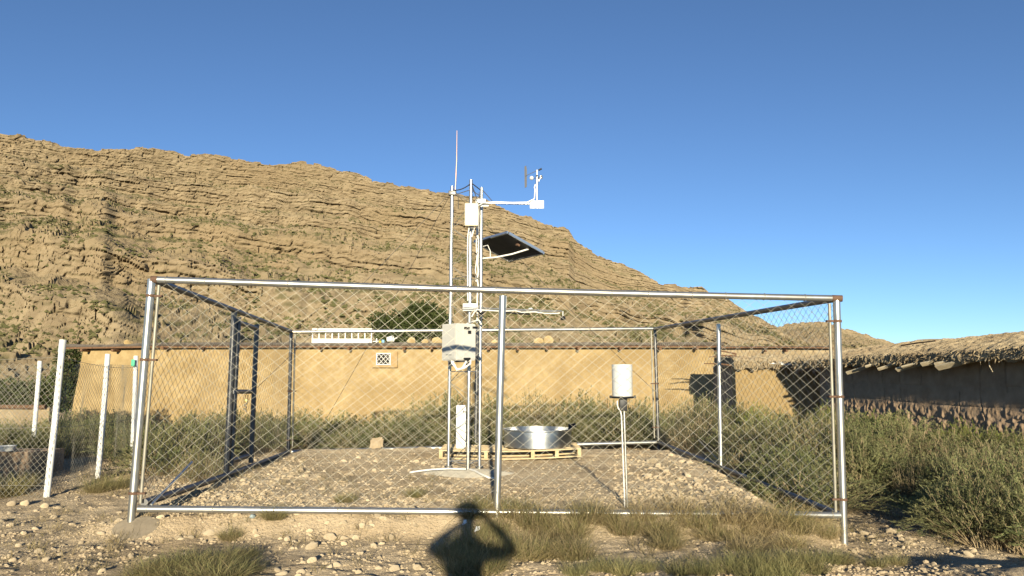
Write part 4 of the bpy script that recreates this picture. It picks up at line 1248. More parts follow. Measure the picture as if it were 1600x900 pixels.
# taller wing behind
YW = 27.6
wg0, wg1 = P(1124, 545, YW).x, P(1295, 545, YW).x
zw = P(1200, 545, YW).z
wing = thing('rear_house', 'second mud house behind, only its wall top and dark roof edge visible', 'house', ((wg0 + wg1) / 2, YW, 0))
def dsw(s, z): return .03 * fbm(s * .9, z * .9, 3, 171) + .012 * fbm(s * 4, z * 4, 3, 172)
add_wall(wing, 'wall', 'straw_mud', (wg0, YW, 0), (wg1, YW, 0), -.9, zw, .4, 110, 50, dsw, 171)
MB().box(((wg0 + wg1) / 2 - .2, YW + 1.4, zw + .05), (wg1 - wg0 + .3, 3.3, .075)).build('roof', 'roof_edge', wing)
MB().tube([(wg0 - .2, YW - .27, zw + .03), ((wg0 + wg1) / 2, YW - .27, zw + .045), (wg1 + .05, YW - .26, zw + .02)], .03, 8).build('edge_pole', 'timber_dark', wing)
for px in (1192, 1224):
    p = P(px, 548, YW); MB().tube([(p.x, YW + .1, zw - .06), (p.x, YW - .35, zw - .08)], .045, 7).build('beam_end', 'timber_dark', wing)

# ------------------------------------------------------------------ plants
def blades(n, h, spread, width, droop, seed, segs=3, lean=.35, base_r=.05, hvar=.4):
    r_ = np.random.default_rng(seed)
    a = r_.uniform(0, 6.283, n)
    br = base_r * np.sqrt(r_.uniform(0, 1, n))
    ba = r_.uniform(0, 6.283, n)
    p = np.stack([br * np.cos(ba), br * np.sin(ba), np.full(n, -.02)], -1)
    L = h * r_.uniform(1 - hvar, 1 + hvar * .5, n)
    out = np.abs(r_.normal(0, lean, n)) + .05
    d = np.stack([np.cos(a) * out, np.sin(a) * out, np.ones(n)], -1)
    d += np.stack([np.cos(ba), np.sin(ba), 0 * ba], -1) * (br / base_r * spread)[:, None]
    d /= np.linalg.norm(d, axis=1)[:, None]
    side = np.stack([-np.sin(a + r_.normal(0, .8, n)), np.cos(a + r_.normal(0, .8, n)), 0 * a], -1)
    V_, w0 = [], width * r_.uniform(.6, 1.3, n)
    dr = droop * r_.uniform(.3, 1.6, n)
    kink = r_.normal(0, .30, (segs + 1, n, 3))
    for i in range(segs + 1):
        w = w0 * (1 - .8 * (i / segs))
        V_.append(np.stack([p - side * w[:, None] / 2, p + side * w[:, None] / 2], 1))
        p = p + d * (L / segs)[:, None]
        d = d + kink[i]
        d[:, 2] -= dr
        d /= np.linalg.norm(d, axis=1)[:, None]
    V_ = np.stack(V_, 1).reshape(-1, 3)
    b = (np.arange(n)[:, None] * (segs + 1) + np.arange(segs)[None, :]).ravel() * 2
    return V_, np.stack([b, b + 1, b + 3, b + 2], -1)

def shrub_meshes(seed, w, h, n_stem, n_leaf, leaf, lw, lm='shrub_leaf', upright=.5):
    """wispy desert shrub: many thin stems, each set with narrow leaves"""
    r_ = np.random.default_rng(seed)
    a = r_.uniform(0, 6.283, n_stem)
    out = np.sqrt(r_.uniform(0, 1, n_stem))
    lobe = 1 + .28 * np.sin(a * 3 + seed) + .2 * np.sin(a * 5 + 2 * seed)
    p = np.stack([.30 * w * out * np.cos(a), .30 * w * out * np.sin(a), np.zeros(n_stem)], -1)
    tip = np.stack([w * .62 * out * np.cos(a) * lobe, w * .62 * out * np.sin(a) * lobe,
                    h * (1 - .72 * out ** 2.0) * r_.uniform(.66, 1.10, n_stem)], -1) + r_.normal(0, .05, (n_stem, 3))
    segs = 5
    pts = []
    bend = r_.normal(0, .05, (n_stem, 3)) * h
    for i in range(segs + 1):
        t = i / segs
        q = p * (1 - t) + tip * t
        q = q + bend * math.sin(math.pi * t) + np.array([0, 0, 1]) * (.18 * h * out[:, None] * math.sin(math.pi * t) * .6)
        q = q + r_.normal(0, .012, (n_stem, 3)) * (1 if 0 < i else 0)
        pts.append(q)
    pts = np.stack(pts, 1)
    sd = np.stack([-np.sin(a + 1), np.cos(a + 1), 0 * a], -1)
    V_ = []
    for i in range(segs + 1):
        wd = .008 * (1 - .6 * i / segs)
        V_.append(np.stack([pts[:, i] - sd * wd / 2, pts[:, i] + sd * wd / 2], 1))
    Vst = np.stack(V_, 1).reshape(-1, 3)
    b = (np.arange(n_stem)[:, None] * (segs + 1) + np.arange(segs)[None, :]).ravel() * 2
    Fst = np.stack([b, b + 1, b + 3, b + 2], -1)
    # leaves
    k = r_.integers(0, n_stem, n_leaf)
    t = (1 - r_.uniform(0, 1, n_leaf) ** 1.6 * .78) * segs
    i0 = np.minimum(np.floor(t).astype(int), segs - 1); f = (t - i0)[:, None]
    q0 = pts[k, i0] * (1 - f) + pts[k, i0 + 1] * f
    ax = pts[k, i0 + 1] - pts[k, i0]; ax /= np.linalg.norm(ax, axis=1)[:, None]
    d = ax * (upright + .45) + r_.normal(0, .42, (n_leaf, 3)) + np.array([0, 0, .3])
    d /= np.linalg.norm(d, axis=1)[:, None]
    s2 = np.cross(d, r_.normal(0, 1, (n_leaf, 3))); s2 /= np.linalg.norm(s2, axis=1)[:, None]
    ln = leaf * r_.uniform(.5, 1.4, n_leaf)[:, None]; wd = lw * r_.uniform(.6, 1.3, n_leaf)[:, None]
    Vl = np.stack([q0, q0 + d * ln * .5 + s2 * wd, q0 + d * ln, q0 + d * ln * .5 - s2 * wd], 1).reshape(-1, 3)
    Fl = np.arange(n_leaf * 4).reshape(-1, 4)
    return np_mesh('stems', Vst, [Fst], 'shrub_stem', smooth=False), np_mesh('foliage', Vl, [Fl], lm, smooth=False)

SHR = [shrub_meshes(200 + i, 1.0, 1.0, 360, 15000, .056, .0042) for i in range(4)]
SHB = [shrub_meshes(230 + i, 1.0, 1.0, 300, 7500, .07, .006, 'shrub_leaf_bright', .8) for i in range(2)]
SHD = [shrub_meshes(250 + i, 1.0, 1.0, 460, 6500, .05, .0038) for i in range(2)]   # bare, twiggy

def shrub(p, w, h, kind, label, group=None, rz=None):
    st, fo = random.choice({'g': SHR, 'b': SHB, 'd': SHD}[kind])
    r0 = bpy.data.objects.new('shrub', None)
    link(r0, None, p)
    r0.scale = (w, w * random.uniform(.85, 1.1), h)
    r0.rotation_euler = (0, 0, random.uniform(0, 6.28) if rz is None else rz)
    tag(r0, label, 'shrub', group)
    for nm, me in (('stems', st), ('foliage', fo)):
        o = bpy.data.objects.new(nm, me); link(o, r0)
    return r0

# belt along the house wall: nothing tells these apart
def at_ground(px, Y):
    x = P(px, 600, Y).x
    return Vector((x, Y, G(x, Y)))
LBW = 'grey green wispy shrub in the belt between the enclosure and house wall'
def topy(px):   # skyline of the belt in the photo
    return np.interp(px, [230, 300, 360, 420, 470, 540, 600, 650, 700, 760, 830, 900, 960, 1030, 1110], [655, 640, 640, 642, 640, 638, 632, 630, 622, 620, 616, 622, 616, 622, 622])
for row, (Y, st) in enumerate(((22.0, 42), (19.0, 52), (16.6, 64))):
    px = 238 if row < 2 else 462
    while px < 1120:
        y = Y + random.uniform(-.3, .3)
        p = at_ground(px, y)
        ht = P(px, topy(px) + (0, 7, 26)[row] + random.uniform(-6, 12), y).z - p.z
        shrub(p, random.uniform(1.2, 1.8), max(.3, ht * random.uniform(.85, 1.15)), 'd' if random.random() < .22 else 'g', LBW, 'shrubs along the house wall')
        px += st * random.uniform(1.0, 1.6)
# left group, in front of the house beside the gate
LBL = 'dark grey green shrub left of the enclosure near the gate'
for px, Y, w, h in ((262, 12.6, 1.2, .75), (300, 13.6, 1.3, .9), (345, 15.0, 1.2, .8), (240, 14.5, 1.2, .75), (410, 15.9, 1.2, .75), (318, 11.6, .8, .45)):
    shrub(at_ground(px, Y), w, h, 'd' if px in (345, 318) else 'g', LBL, 'shrubs beside the gate')
# right side of the enclosure
LBR = 'grey green shrub seen through the right side mesh of the enclosure'
for px, Y, ty in ((1060, 17.6, 628), (1105, 17.8, 630), (1150, 18.4, 636), (1195, 18.4, 640), (1240, 18.2, 642), (1285, 17.6, 640), (1080, 16.3, 655), (1140, 16.0, 640), (1190, 15.6, 642), (1240, 15.2, 640), (1285, 14.6, 642),
                  (1110, 14.4, 676), (1165, 13.8, 668), (1215, 13.0, 664), (1262, 12.6, 655), (1300, 12.2, 660), (1180, 12.4, 690), (1235, 11.5, 690), (1285, 10.8, 690), (1245, 10.3, 725)):
    p = at_ground(px, Y); ht = P(px, ty + random.uniform(-6, 6), Y).z - p.z
    if random.random() < .25: continue
    shrub(p, random.uniform(1.2, 1.7), max(.35, ht), 'd' if random.random() < .3 else 'g', LBR, 'shrubs right of the enclosure')
# big mass in front of the barn
LBB = 'large grey green shrub in the thicket before the barn wall'
for px, Y, ty, w in ((1332, 16.4, 646, 1.3), (1392, 15.4, 650, 1.5), (1450, 14.4, 656, 1.4), (1352, 13.4, 664, 1.4), (1415, 13.0, 664, 1.3), (1478, 12.7, 668, 1.5), (1540, 12.4, 676, 1.4), (1600, 12.0, 684, 1.5),
                      (1346, 11.2, 690, 1.1), (1505, 11.0, 694, 1.4), (1580, 10.6, 700, 1.4), (1640, 10.3, 700, 1.4), (1470, 10.4, 708, 1.0), (1525, 9.5, 712, 1.3), (1600, 9.2, 712, 1.4), (1670, 9.0, 715, 1.4)):
    p = at_ground(px, Y); ht = P(px, ty + random.uniform(-8, 6), Y).z - p.z
    shrub(p, w, max(.35, ht), 'd' if random.random() < .2 else 'g', LBB, 'thicket before the barn')
for px, Y, ty, w, lb_ in ((1428, 10.5, 715, .85, 'twiggy shrub with a dark hollow left of the thicket'), (1385, 11.8, 690, 1.0, 'olive shrub right of the front corner post, behind stony ground'),
                          (1540, 8.35, 742, 1.15, 'nearest big grey green shrub at the right picture edge'), (1600, 8.1, 752, 1.1, 'nearest shrub cut by the right picture edge'), (1478, 8.9, 752, .9, 'shrub with drooping twigs left of the nearest big shrub')):
    p = at_ground(px, Y); ht = P(px, ty, Y).z - p.z
    shrub(p, w, max(.35, ht), 'd' if 'twiggy' in lb_ else 'g', lb_)
LBY = 'bright yellow green plant growing at the foot of the barn wall'
for px, Y, ty in ((1340, 16.9, 650), (1362, 16.6, 647), (1395, 16.2, 650), (1490, 14.1, 662), (1512, 13.9, 664), (1545, 13.4, 672), (1575, 13.1, 676), (1180, 17.2, 634), (1290, 17.0, 634)):
    p = at_ground(px, Y); ht = P(px, ty, Y).z - p.z
    shrub(p, random.uniform(.55, .85), max(.4, ht), 'b', LBY, 'bright plants at the barn wall')

# grass tussocks
def tus(seed, n, h, m, **k):
    V_, F_ = blades(n, h, k.pop('spread', .8), k.pop('width', .006), k.pop('droop', .22), seed, **k)
    return np_mesh('blades', V_, [F_], m, smooth=False)
TD = [tus(300 + i, 430, .42, 'dry_blade', lean=.85, base_r=.17, segs=4, droop=.34, width=.0058) for i in range(3)]
TG = [tus(320 + i, 380, .34, 'green_blade', lean=.42, base_r=.15, segs=3, droop=.14, width=.006) for i in range(3)]

REC = []
def tussock(p, s, sz, kind, label, group=None, mixed=True):
    r0 = bpy.data.objects.new('grass_tussock', None)
    link(r0, None, p)
    r0.scale = (s, s, sz)
    r0.rotation_euler = (0, 0, random.uniform(0, 6.28))
    tag(r0, label, 'grass', group)
    o = bpy.data.objects.new('blades', random.choice(TD if kind == 'd' else TG)); link(o, r0)
    if mixed:
        o = bpy.data.objects.new('blades', random.choice(TG if kind == 'd' else TD)); link(o, r0)
        o.rotation_euler = (0, 0, 1.3); o.scale = (.85, .85, .8)
    return r0
GA, GB = 'straw and olive grass tussock in the clump below the middle of the front rail', 'dry straw tussock in the row below the right half of the front rail'
for px, py, s in ((748, 822, 1.0), (772, 838, 1.0), (800, 822, 1.1), (832, 832, 1.1), (860, 818, 1.1), (888, 838, 1.0), (915, 826, 1.1), (942, 818, .9), (790, 866, 1.0), (826, 872, 1.0), (862, 868, 1.0), (900, 872, .9), (740, 862, 1.0), (705, 872, .9), (720, 896, 1.), (758, 893, 1.)):
    tussock(ground_at(px, py), s * random.uniform(.75, 1.0), s * random.uniform(.65, .95), 'g' if px < 800 and random.random() < .6 else 'd', GA, 'grass below the front rail')
for px, py, s in ((975, 832, .9), (1005, 822, 1.0), (1032, 838, 1.1), (1060, 822, 1.0), (1092, 828, 1.1), (1118, 842, 1.0), (1150, 826, 1.2), (1182, 836, 1.1), (1215, 822, 1.2), (1245, 832, 1.2), (1272, 816, 1.1), (1232, 852, .9), (1290, 838, .8), (1040, 856, .8), (1168, 858, .9)):
    tussock(ground_at(px, py), s * random.uniform(.7, 1.0), s * random.uniform(.6, .85), 'd', GB, 'dry tussocks below the front rail', mixed=random.random() < .35)
GC = 'green grass tuft in the foreground at the bottom picture edge'
for px, py, s in ((1140, 893, .75), (1175, 884, .7), (1205, 893, .8), (1240, 884, .75), (1270, 893, .8), (1298, 880, .6), (940, 893, .6), (975, 897, .65), (1010, 893, .55), (1060, 897, .6), (1100, 897, .65), (900, 900, .6), (1225, 906, .8), (1180, 906, .8)):
    tussock(ground_at(px, py), s * .9, s * .75, 'g', GC, 'green tufts in the foreground', mixed=False)
GE = 'low green grass patch at the lower left of the foreground'
for px, py, s in ((255, 893, .9), (290, 884, .9), (325, 893, 1.0), (355, 878, .8), (375, 893, .8), (300, 905, 1.), (345, 905, 1.), (230, 905, .8), (385, 868, .5)):
    tussock(ground_at(px, py), s, s * .5, 'g', GE, 'green patch at lower left')
for px, py, s, lb_ in ((180, 762, .9, 'short olive grass tuft beside the front left corner post'), (152, 768, .8, 'short olive grass tuft left of the front left corner post'), (12, 775, 1.1, 'dark green grass tuft at the left edge beside the wire fence'),
                       (35, 762, .9, 'dark green grass tuft between the left edge and the tall white post'), (428, 826, .6, 'small green tuft just below the front rail at left'), (540, 785, .5, 'small grey tuft inside the enclosure at the front rail'), (648, 776, .5, 'small dry tuft inside the enclosure near the shadow'), (360, 842, .5, 'thin dry tuft left of the grassy shade'),
                       (1320, 880, .45, 'small sprig at the foot of the front right post'), (1370, 886, .4, 'thin sprig on stony ground right of the corner post'), (1400, 882, .4, 'second thin sprig on stony ground near the right edge')):
    tussock(ground_at(px, py), s, s * .8, 'g', lb_)

# scattered short grass
def scatter_grass(name, n, rects, seed, label):
    r_ = np.random.default_rng(seed)
    Vs, Fs, off = [], [], 0
    for i in range(n):
        x0_, y0_, x1_, y1_ = rects[r_.integers(len(rects))]
        p = ground_at(r_.uniform(x0_, x1_), r_.uniform(y0_, y1_))
        V_, F_ = blades(int(r_.integers(10, 26)), r_.uniform(.05, .17), .8, .005, .25, int(r_.integers(1 << 30)), segs=2, lean=.7, base_r=.06)
        Vs.append(V_ + np.array(p)); Fs.append(F_ + off); off += len(V_)
    o = link(bpy.data.objects.new(name, np_mesh(name, np.concatenate(Vs), [np.concatenate(Fs)], 'dry_blade', smooth=False)))
    tag(o, label, 'grass', kind='stuff')
scatter_grass('ground_grass', 620, [(200, 800, 700, 900), (250, 740, 700, 790), (960, 850, 1300, 900), (1330, 780, 1500, 880), (0, 800, 230, 900), (230, 690, 480, 740), (470, 690, 1010, 702), (1030, 700, 1300, 790), (120, 740, 210, 775)], 400, 'sparse short dry grass scattered over the stony ground')

# ------------------------------------------------------------------ stones and gravel
def put_stone(px, py, wpx, me=None):
    p = ground_at(px, py)
    s = wpx / 2 / F * p.y
    o = bpy.data.objects.new('stone', me or random.choice(STONES))
    COL.objects.link(o); o.parent = ground
    o.location = p + Vector((0, 0, s * random.uniform(.0, .25)))
    o.scale = (s * random.uniform(.85, 1.15), s * random.uniform(.85, 1.15), s * random.uniform(.75, 1.05))
    o.rotation_euler = (random.uniform(-.3, .3), random.uniform(-.3, .3), random.uniform(0, 6.28))
big = [(300, 822, 12), (327, 834, 15), (449, 843, 14), (515, 842, 22), (538, 841, 13), (556, 841, 15), (576, 836, 13), (487, 855, 18), (584, 855, 14), (538, 851, 12), (563, 866, 12), (618, 891, 19), (652, 888, 17), (487, 878, 19), (509, 881, 14), (526, 883, 13), (596, 850, 12),
       (320, 818, 10), (368, 805, 10), (486, 799, 10), (567, 817, 14), (590, 824, 15), (538, 828, 12), (455, 828, 10), (320, 804, 12), (470, 896, 18), (440, 898, 15), (560, 895, 12), (680, 835, 10), (672, 842, 10), (250, 824, 15), (205, 812, 12), (185, 828, 12),
       (1417, 797, 13), (1432, 809, 21), (1392, 831, 15), (1360, 806, 12), (1380, 815, 13), (1408, 844, 12), (1513, 867, 14), (1465, 841, 13), (1485, 842, 14), (1500, 846, 12), (1350, 833, 11), (1440, 823, 12), (1420, 842, 11),
       (92, 795, 10), (60, 862, 12), (95, 868, 12), (130, 860, 11), (20, 876, 14), (160, 893, 14), (150, 885, 11), (115, 891, 12), (30, 853, 11), (205, 848, 11),
       (1105, 772, 12), (1020, 722, 13), (1028, 728, 11), (1040, 738, 12), (1012, 745, 11), (1060, 750, 12), (1075, 745, 10), (1165, 755, 14), (1090, 755, 11), (985, 755, 9), (420, 742, 9), (432, 750, 10), (455, 745, 10), (470, 735, 9), (548, 742, 10), (505, 765, 9), (398, 765, 10), (380, 752, 9), (350, 780, 11)]
for b3 in big: put_stone(*b3)
zones = [((200, 805, 700, 900), 60, (7, 13)), ((250, 715, 690, 788), 55, (5, 10)), ((1000, 705, 1215, 788), 55, (6, 12)), ((1330, 770, 1540, 890), 38, (6, 12)), ((0, 795, 210, 900), 36, (6, 12)), ((690, 745, 960, 790), 10, (5, 8))]
for (x0_, y0_, x1_, y1_), n, (a, b) in zones:
    for _ in range(n): put_stone(random.uniform(x0_, x1_), random.uniform(y0_, y1_), random.uniform(a, b))
for px, py, w, lb_ in ((18, 790, 15, 'leftmost of three pale stones lying in a row at the left edge'), (39, 789, 15, 'middle one of three pale stones in a row at the left edge'), (71, 793, 12, 'rightmost of three pale stones in a row at the left edge'),
                       (637, 803, 26, 'wide pale flat stone tucked under the front rail'), (588, 697, 30, 'pale block of stone leaning at the back bottom rail')):
    p = ground_at(px, py)
    if py == 697: p = Vector((P(588, 697, 15.05).x, 15.08, G(P(588, 697, 15.05).x, 15.08)))
    s = w / 2 / F * p.y
    if py == 697:
        bm = bmesh.new(); bmesh.ops.create_cube(bm, size=1.7)
        bmesh.ops.bevel(bm, geom=list(bm.edges), offset=.22, segments=2, affect='EDGES')
        bmesh.ops.subdivide_edges(bm, edges=list(bm.edges), cuts=1)
        for v in bm.verts: v.co *= .8 + .38 * float(fbm(v.co.x * 1.7 + 3, v.co.y * 1.7 + v.co.z * 1.3, 3, 77))
        bme = bpy.data.meshes.new('stone_block'); bm.to_mesh(bme); bm.free(); bme.materials.append(MATS['gravel'])
        lone_stone(p + Vector((0, 0, s * .5)), s, lb_, bme, sc_=(1.0, .55, .85), rz=.1, name='stone_block')
        continue
    lone_stone(p + Vector((0, 0, s * .4)), s, lb_, sc_=(1.1, .8, .95), rz=.2)
p = ground_at(394, 826); s = 6 / F * p.y
me = rockmesh('blue_stone', 99); me.materials.append(MATS['blue_grey'])
lone_stone(p + Vector((0, 0, s * .5)), s, 'small blue grey stone below the front rail at left', me)

def gravel(n_rects, seed):
    r_ = np.random.default_rng(seed)
    bm = bmesh.new(); bmesh.ops.create_icosphere(bm, subdivisions=1, radius=1)
    bm.verts.ensure_lookup_table()
    bv = np.array([v.co[:] for v in bm.verts]); bf = np.array([[v.index for v in f.verts] for f in bm.faces]); bm.free()
    pos, sz = [], []
    c, s = math.cos(PITCH), math.sin(PITCH)
    for (x0_, y0_, x1_, y1_), n, (a, b) in n_rects:
        px = r_.uniform(x0_, x1_, n); py = r_.uniform(y0_, y1_, n)
        aa, bb = (px - CX) / F, (CY - py) / F
        dy, dz = c - bb * s, s + bb * c
        Y = 1.6 * dy / -dz
        for _ in range(8):
            X = aa * Y / dy; Z = 1.6 + dz * Y / dy
            Y = Y + .6 * (Z - (Gm(X, Y) + Gf(X, Y))) * dy / -dz
        X = aa * Y / dy
        cl = vn(X * 2.2, Y * 2.2, 411) * .6 + vn(X * 6, Y * 6, 412) * .4
        keep = cl > r_.uniform(.2, .75, n)
        pos.append(np.stack([X, Y, Gm(X, Y) + Gf(X, Y)], -1)[keep]); sz.append((r_.uniform(0, 1, n) ** 2.2 * (b - a) + a)[keep])
    pos = np.concatenate(pos); sz = np.concatenate(sz)
    n = len(pos)
    V_ = bv[None] * r_.uniform(.72, 1.2, (n, len(bv), 1)) * np.stack([r_.uniform(.8, 1.3, n), r_.uniform(.7, 1.2, n), r_.uniform(.5, .9, n)], -1)[:, None, :] * sz[:, None, None]
    an = r_.uniform(0, 6.28, n); ca, sa = np.cos(an)[:, None], np.sin(an)[:, None]
    V_ = np.stack([V_[..., 0] * ca - V_[..., 1] * sa + pos[:, :1], V_[..., 0] * sa + V_[..., 1] * ca + pos[:, 1:2], V_[..., 2] + pos[:, 2:3] + sz[:, None] * .02], -1).reshape(-1, 3)
    F_ = (bf[None] + (np.arange(n) * len(bv))[:, None, None]).reshape(-1, 3)
    o = link(bpy.data.objects.new('gravel', np_mesh('gravel', V_, [F_], 'gravel', smooth=True)))
    o.data.set_sharp_from_angle(angle=.6)
    tag(o, 'loose tan pebbles and clods strewn over the ground', 'gravel', kind='stuff')
gravel([((-40, 780, 720, 915), 6000, (.005, .020)), ((240, 705, 720, 792), 5200, (.006, .024)), ((960, 700, 1230, 795), 3600, (.010, .034)), ((690, 715, 980, 792), 2600, (.006, .018)),
        ((1300, 745, 1640, 915), 3000, (.008, .026)), ((700, 800, 1320, 915), 3200, (.008, .024)), ((100, 715, 470, 780), 2000, (.010, .03)), ((460, 684, 1010, 703), 1500, (.012, .04))], 55)

# ------------------------------------------------------------------ left garden fence
gf = thing('garden_fence', 'wire netting fence on leaning white posts left of the enclosure', 'fence', (-6.6, 12, 0))
fp = [(P(73, 765, 10.25), P(98, 533, 10.25)), (P(152.5, 745, 11.9), P(168.5, 553, 11.9)), (P(206, 728, 13.4), P(212.5, 556, 13.4))]
fp = [(Vector((b.x, b.y, G(b.x, b.y) - .1)), t) for b, t in fp]
for i, (b, t) in enumerate(fp):
    MB().tube([b, lerp(b, t, .5) + Vector((.008, 0, 0)), t], [.040, .040, .038], 12).build('post', 'white_paint', gf)
MB().tube([lerp(*fp[0], .93), fp[0][1] + Vector((0.004, 0, .02))], .044, 12).build('post_cap', 'white_enamel', gf)
pA = (P(50, 716, 15.5), P(62.5, 564, 15.5)); pA = (Vector((pA[0].x, 15.5, G(pA[0].x, 15.5))), pA[1])
MB().tube([pA[0], pA[1]], .042, 12).build('post', 'white_paint', gf)
OF = Vector((.03, -.05, 0))
def fence_panel(b0, t0, b1, t1, seed, f0=.87, f1=.87):
    add_panel(gf, 'wire_netting', lerp(b0, t0, .05) + OF, lerp(b1, t1, .05) + OF, lerp(b0, t0, f0) + OF, lerp(b1, t1, f1) + OF, cw=.085, ch=.085, r=.0017, seed=seed, shear=.6, m='wire', wob=.03)
fence_panel(*fp[0], *fp[1], 61, .86, .92)
fence_panel(*fp[1], *fp[2], 62, .92, .92)
fl0 = (Vector((-9.6, 10.2, G(-9.6, 10.2))), Vector((-9.4, 10.2, 1.95)))
MB().tube([fl0[0], fl0[1]], .05, 12).build('post', 'white_paint', gf)
fence_panel(*fl0, *fp[0], 63, .90, .86)
fl1 = (Vector((-14.5, 15.8, 0)), Vector((-14.4, 15.8, 1.9)))
fence_panel(*fl1, *pA, 64, .9, .95)
for s_, (q0, q1) in enumerate(((fp[0], fp[1]), (fp[1], fp[2]), (fl0, fp[0]))):
    for fz in (.12, .47, .9):
        tube('strand', sagline(lerp(*q0, fz - .02 * (s_ == 2)), lerp(*q1, fz), .01), .003, 'wire', gf, n=5)
o = box('green_tag', P(208, 567, 13.3), (.06, .02, .12), 'green_plate', None, P(208, 567, 13.3), bev=.004)
tag(o, 'small green tag wired to the far white fence post', 'tag')

# low mud wall, trough and hedge in the garden behind
lw = thing('low_mud_wall', 'low pale mud wall left of the house below the dark hedge', 'wall', (-11.5, 18.2, 0))
zlw = P(60, 637, 18.3).z
def dsl(s, z): return .05 * fbm(s * .9, z * .9, 3, 181) + .02 * fbm(s * 4, z * 4, 3, 182)
add_wall(lw, 'body', 'straw_mud', (-17, 18.3, 0), (-10.9, 18.3, 0), -.9, zlw, .4, 160, 40, dsl, 181)
MB().tube([(-17, 18.25, zlw + .02), (-14, 18.2, zlw + .035), (-10.95, 18.22, zlw + .02)], .05, 8).build('coping', 'timber_dark', lw)
tq = ground_at(20, 742)
tro = thing('mud_trough', 'grey brown mud block trough at the left edge behind the wire fence', 'trough', (-8.3, 12.3, 0))
tx1 = P(50, 720, 12.2).x
tz = P(20, 706, 12.2).z
def dst(s, z): return .03 * fbm(s * 1.6, z * 1.6, 3, 191) + .012 * fbm(s * 7, z * 7, 2, 192)
add_wall(tro, 'front', 'adobe', (-10.5, 12.2, 0), (tx1, 12.2, 0), -.2, tz, .22, 90, 24, dst, 191)
add_wall(tro, 'back', 'adobe', (-10.5, 12.9, 0), (tx1 - .03, 12.9, 0), -.2, tz - .03, .22, 60, 20, dst, 193)
MB().box((tx1 - .14, 12.665, tz / 2 - .08), (.22, .46, tz + .1)).build('end', 'adobe', tro)
MB().box((-9.2, 12.665, tz - .12), (2.2, .46, .04)).build('soil', 'earth', tro)
rg_ = thing('rag', 'yellow rag lying on top of the mud trough', 'rag', P(8, 700, 12.1))
mbr = MB(); n_ = 10
gx = [[P(2 + 11 * i / n_, 702, 12.02 + .22 * j / 6) for i in range(n_ + 1)] for j in range(7)]
vs_ = [Vector((gx[j][i].x, gx[j][i].y, tz + .03 + .05 * float(vn(i * .8, j * .8, 5)))) for j in range(7) for i in range(n_ + 1)]
vs_ += [v - Vector((0, 0, .012)) for v in vs_]
m1 = 7 * (n_ + 1)
fs = [(j * (n_ + 1) + i, j * (n_ + 1) + i + 1, (j + 1) * (n_ + 1) + i + 1, (j + 1) * (n_ + 1) + i) for j in range(6) for i in range(n_)]
fs += [tuple(q + m1 for q in f[::-1]) for f in fs]
mbr.add(vs_, fs).build('cloth', 'yellow_cloth', rg_)
wbg = thing('white_basin', 'small white basin standing on the mud trough at the left edge', 'basin', (P(4, 704, 12.02).x, 12.0, tz))
MB().lathe(Vector((P(4, 704, 11.99).x, 12.08, tz + .035)), [(.005, 0), (.10, 0), (.13, .07), (.138, .07), (.105, -.008), (.005, -.008)], 24).build('bowl', 'white_enamel', wbg)

# leafy crowns
def crown_mesh(name, blobs, n, leaf, seed, m='tree_leaf'):
    r_ = np.random.default_rng(seed)
    w = np.array([b[3] * b[4] * b[5] for b in blobs]); w = w / w.sum()
    k = r_.choice(len(blobs), n, p=w)
    B_ = np.array(blobs)[k]
    d = r_.normal(0, 1, (n, 3)); d /= np.linalg.norm(d, axis=1)[:, None]
    rad = r_.uniform(.25, 1, n) ** .45
    lump = .75 + .5 * vn(d[:, 0] * 2.5 + k * 3.1, d[:, 2] * 2.5 + d[:, 1] * 2.5, seed)
    p = B_[:, :3] + d * B_[:, 3:6] * (rad * lump)[:, None]
    p += r_.normal(0, .03, (n, 3))
    ld = d * .6 + r_.normal(0, .7, (n, 3)); ld /= np.linalg.norm(ld, axis=1)[:, None]
    s2 = np.cross(ld, r_.normal(0, 1, (n, 3))); s2 /= np.linalg.norm(s2, axis=1)[:, None]
    ln = leaf * r_.uniform(.6, 1.4, n)[:, None]
    V_ = np.stack([p, p + ld * ln * .5 + s2 * ln * .24, p + ld * ln, p + ld * ln * .5 - s2 * ln * .24], 1).reshape(-1, 3)
    return V_, np.arange(n * 4).reshape(-1, 4)

def tree(name, label, base, blobs, n, leaf, seed, trunk_r, cat='tree'):
    t = thing(name, label, cat, base)
    V_, F_ = crown_mesh('crown', blobs, n, leaf, seed)
    link(bpy.data.objects.new('crown', np_mesh('crown', V_ - np.array(ORG[t.name]), [F_], 'tree_leaf', smooth=False)), t)
    mb = MB()
    b = Vector(base)
    top = Vector(blobs[0][:3])
    mb.tube([b, lerp(b, top, .45) + Vector((.05, 0, 0)), top], [trunk_r, trunk_r * .8, trunk_r * .4], 8)
    for bl in blobs[1:]:
        mb.tube([lerp(b, top, .4), lerp(lerp(b, top, .4), Vector(bl[:3]), .5) + Vector((0, 0, .06)), Vector(bl[:3])], [trunk_r * .55, trunk_r * .4, trunk_r * .2], 6)
    mb.build('trunk', 'bark', t)
    return t
YT = 34.0
bl = []
TS = 34 / 27
for px, py, rx, rz_ in ((660, 502, .62, .55), (605, 512, .50, .40), (640, 515, .55, .45), (684, 508, .55, .5), (650, 490, .42, .36), (668, 484, .34, .28), (592, 500, .32, .28), (620, 500, .36, .30), (630, 530, .9, .4)):
    p = P(px, py, YT); bl.append((p.x, p.y, p.z, rx * TS, rx * TS, rz_ * TS))
tree('tree', 'dark green bushy tree showing above the house roof', (P(640, 600, YT).x, YT, 0), bl, 13000, .15, 501, .12)
bl = []
for i in range(11):
    px = -70 + i * 15.5
    p = P(px, 617 + random.uniform(-5, 5), 20.2); bl.append((p.x, p.y, p.z, .42, .5, .42))
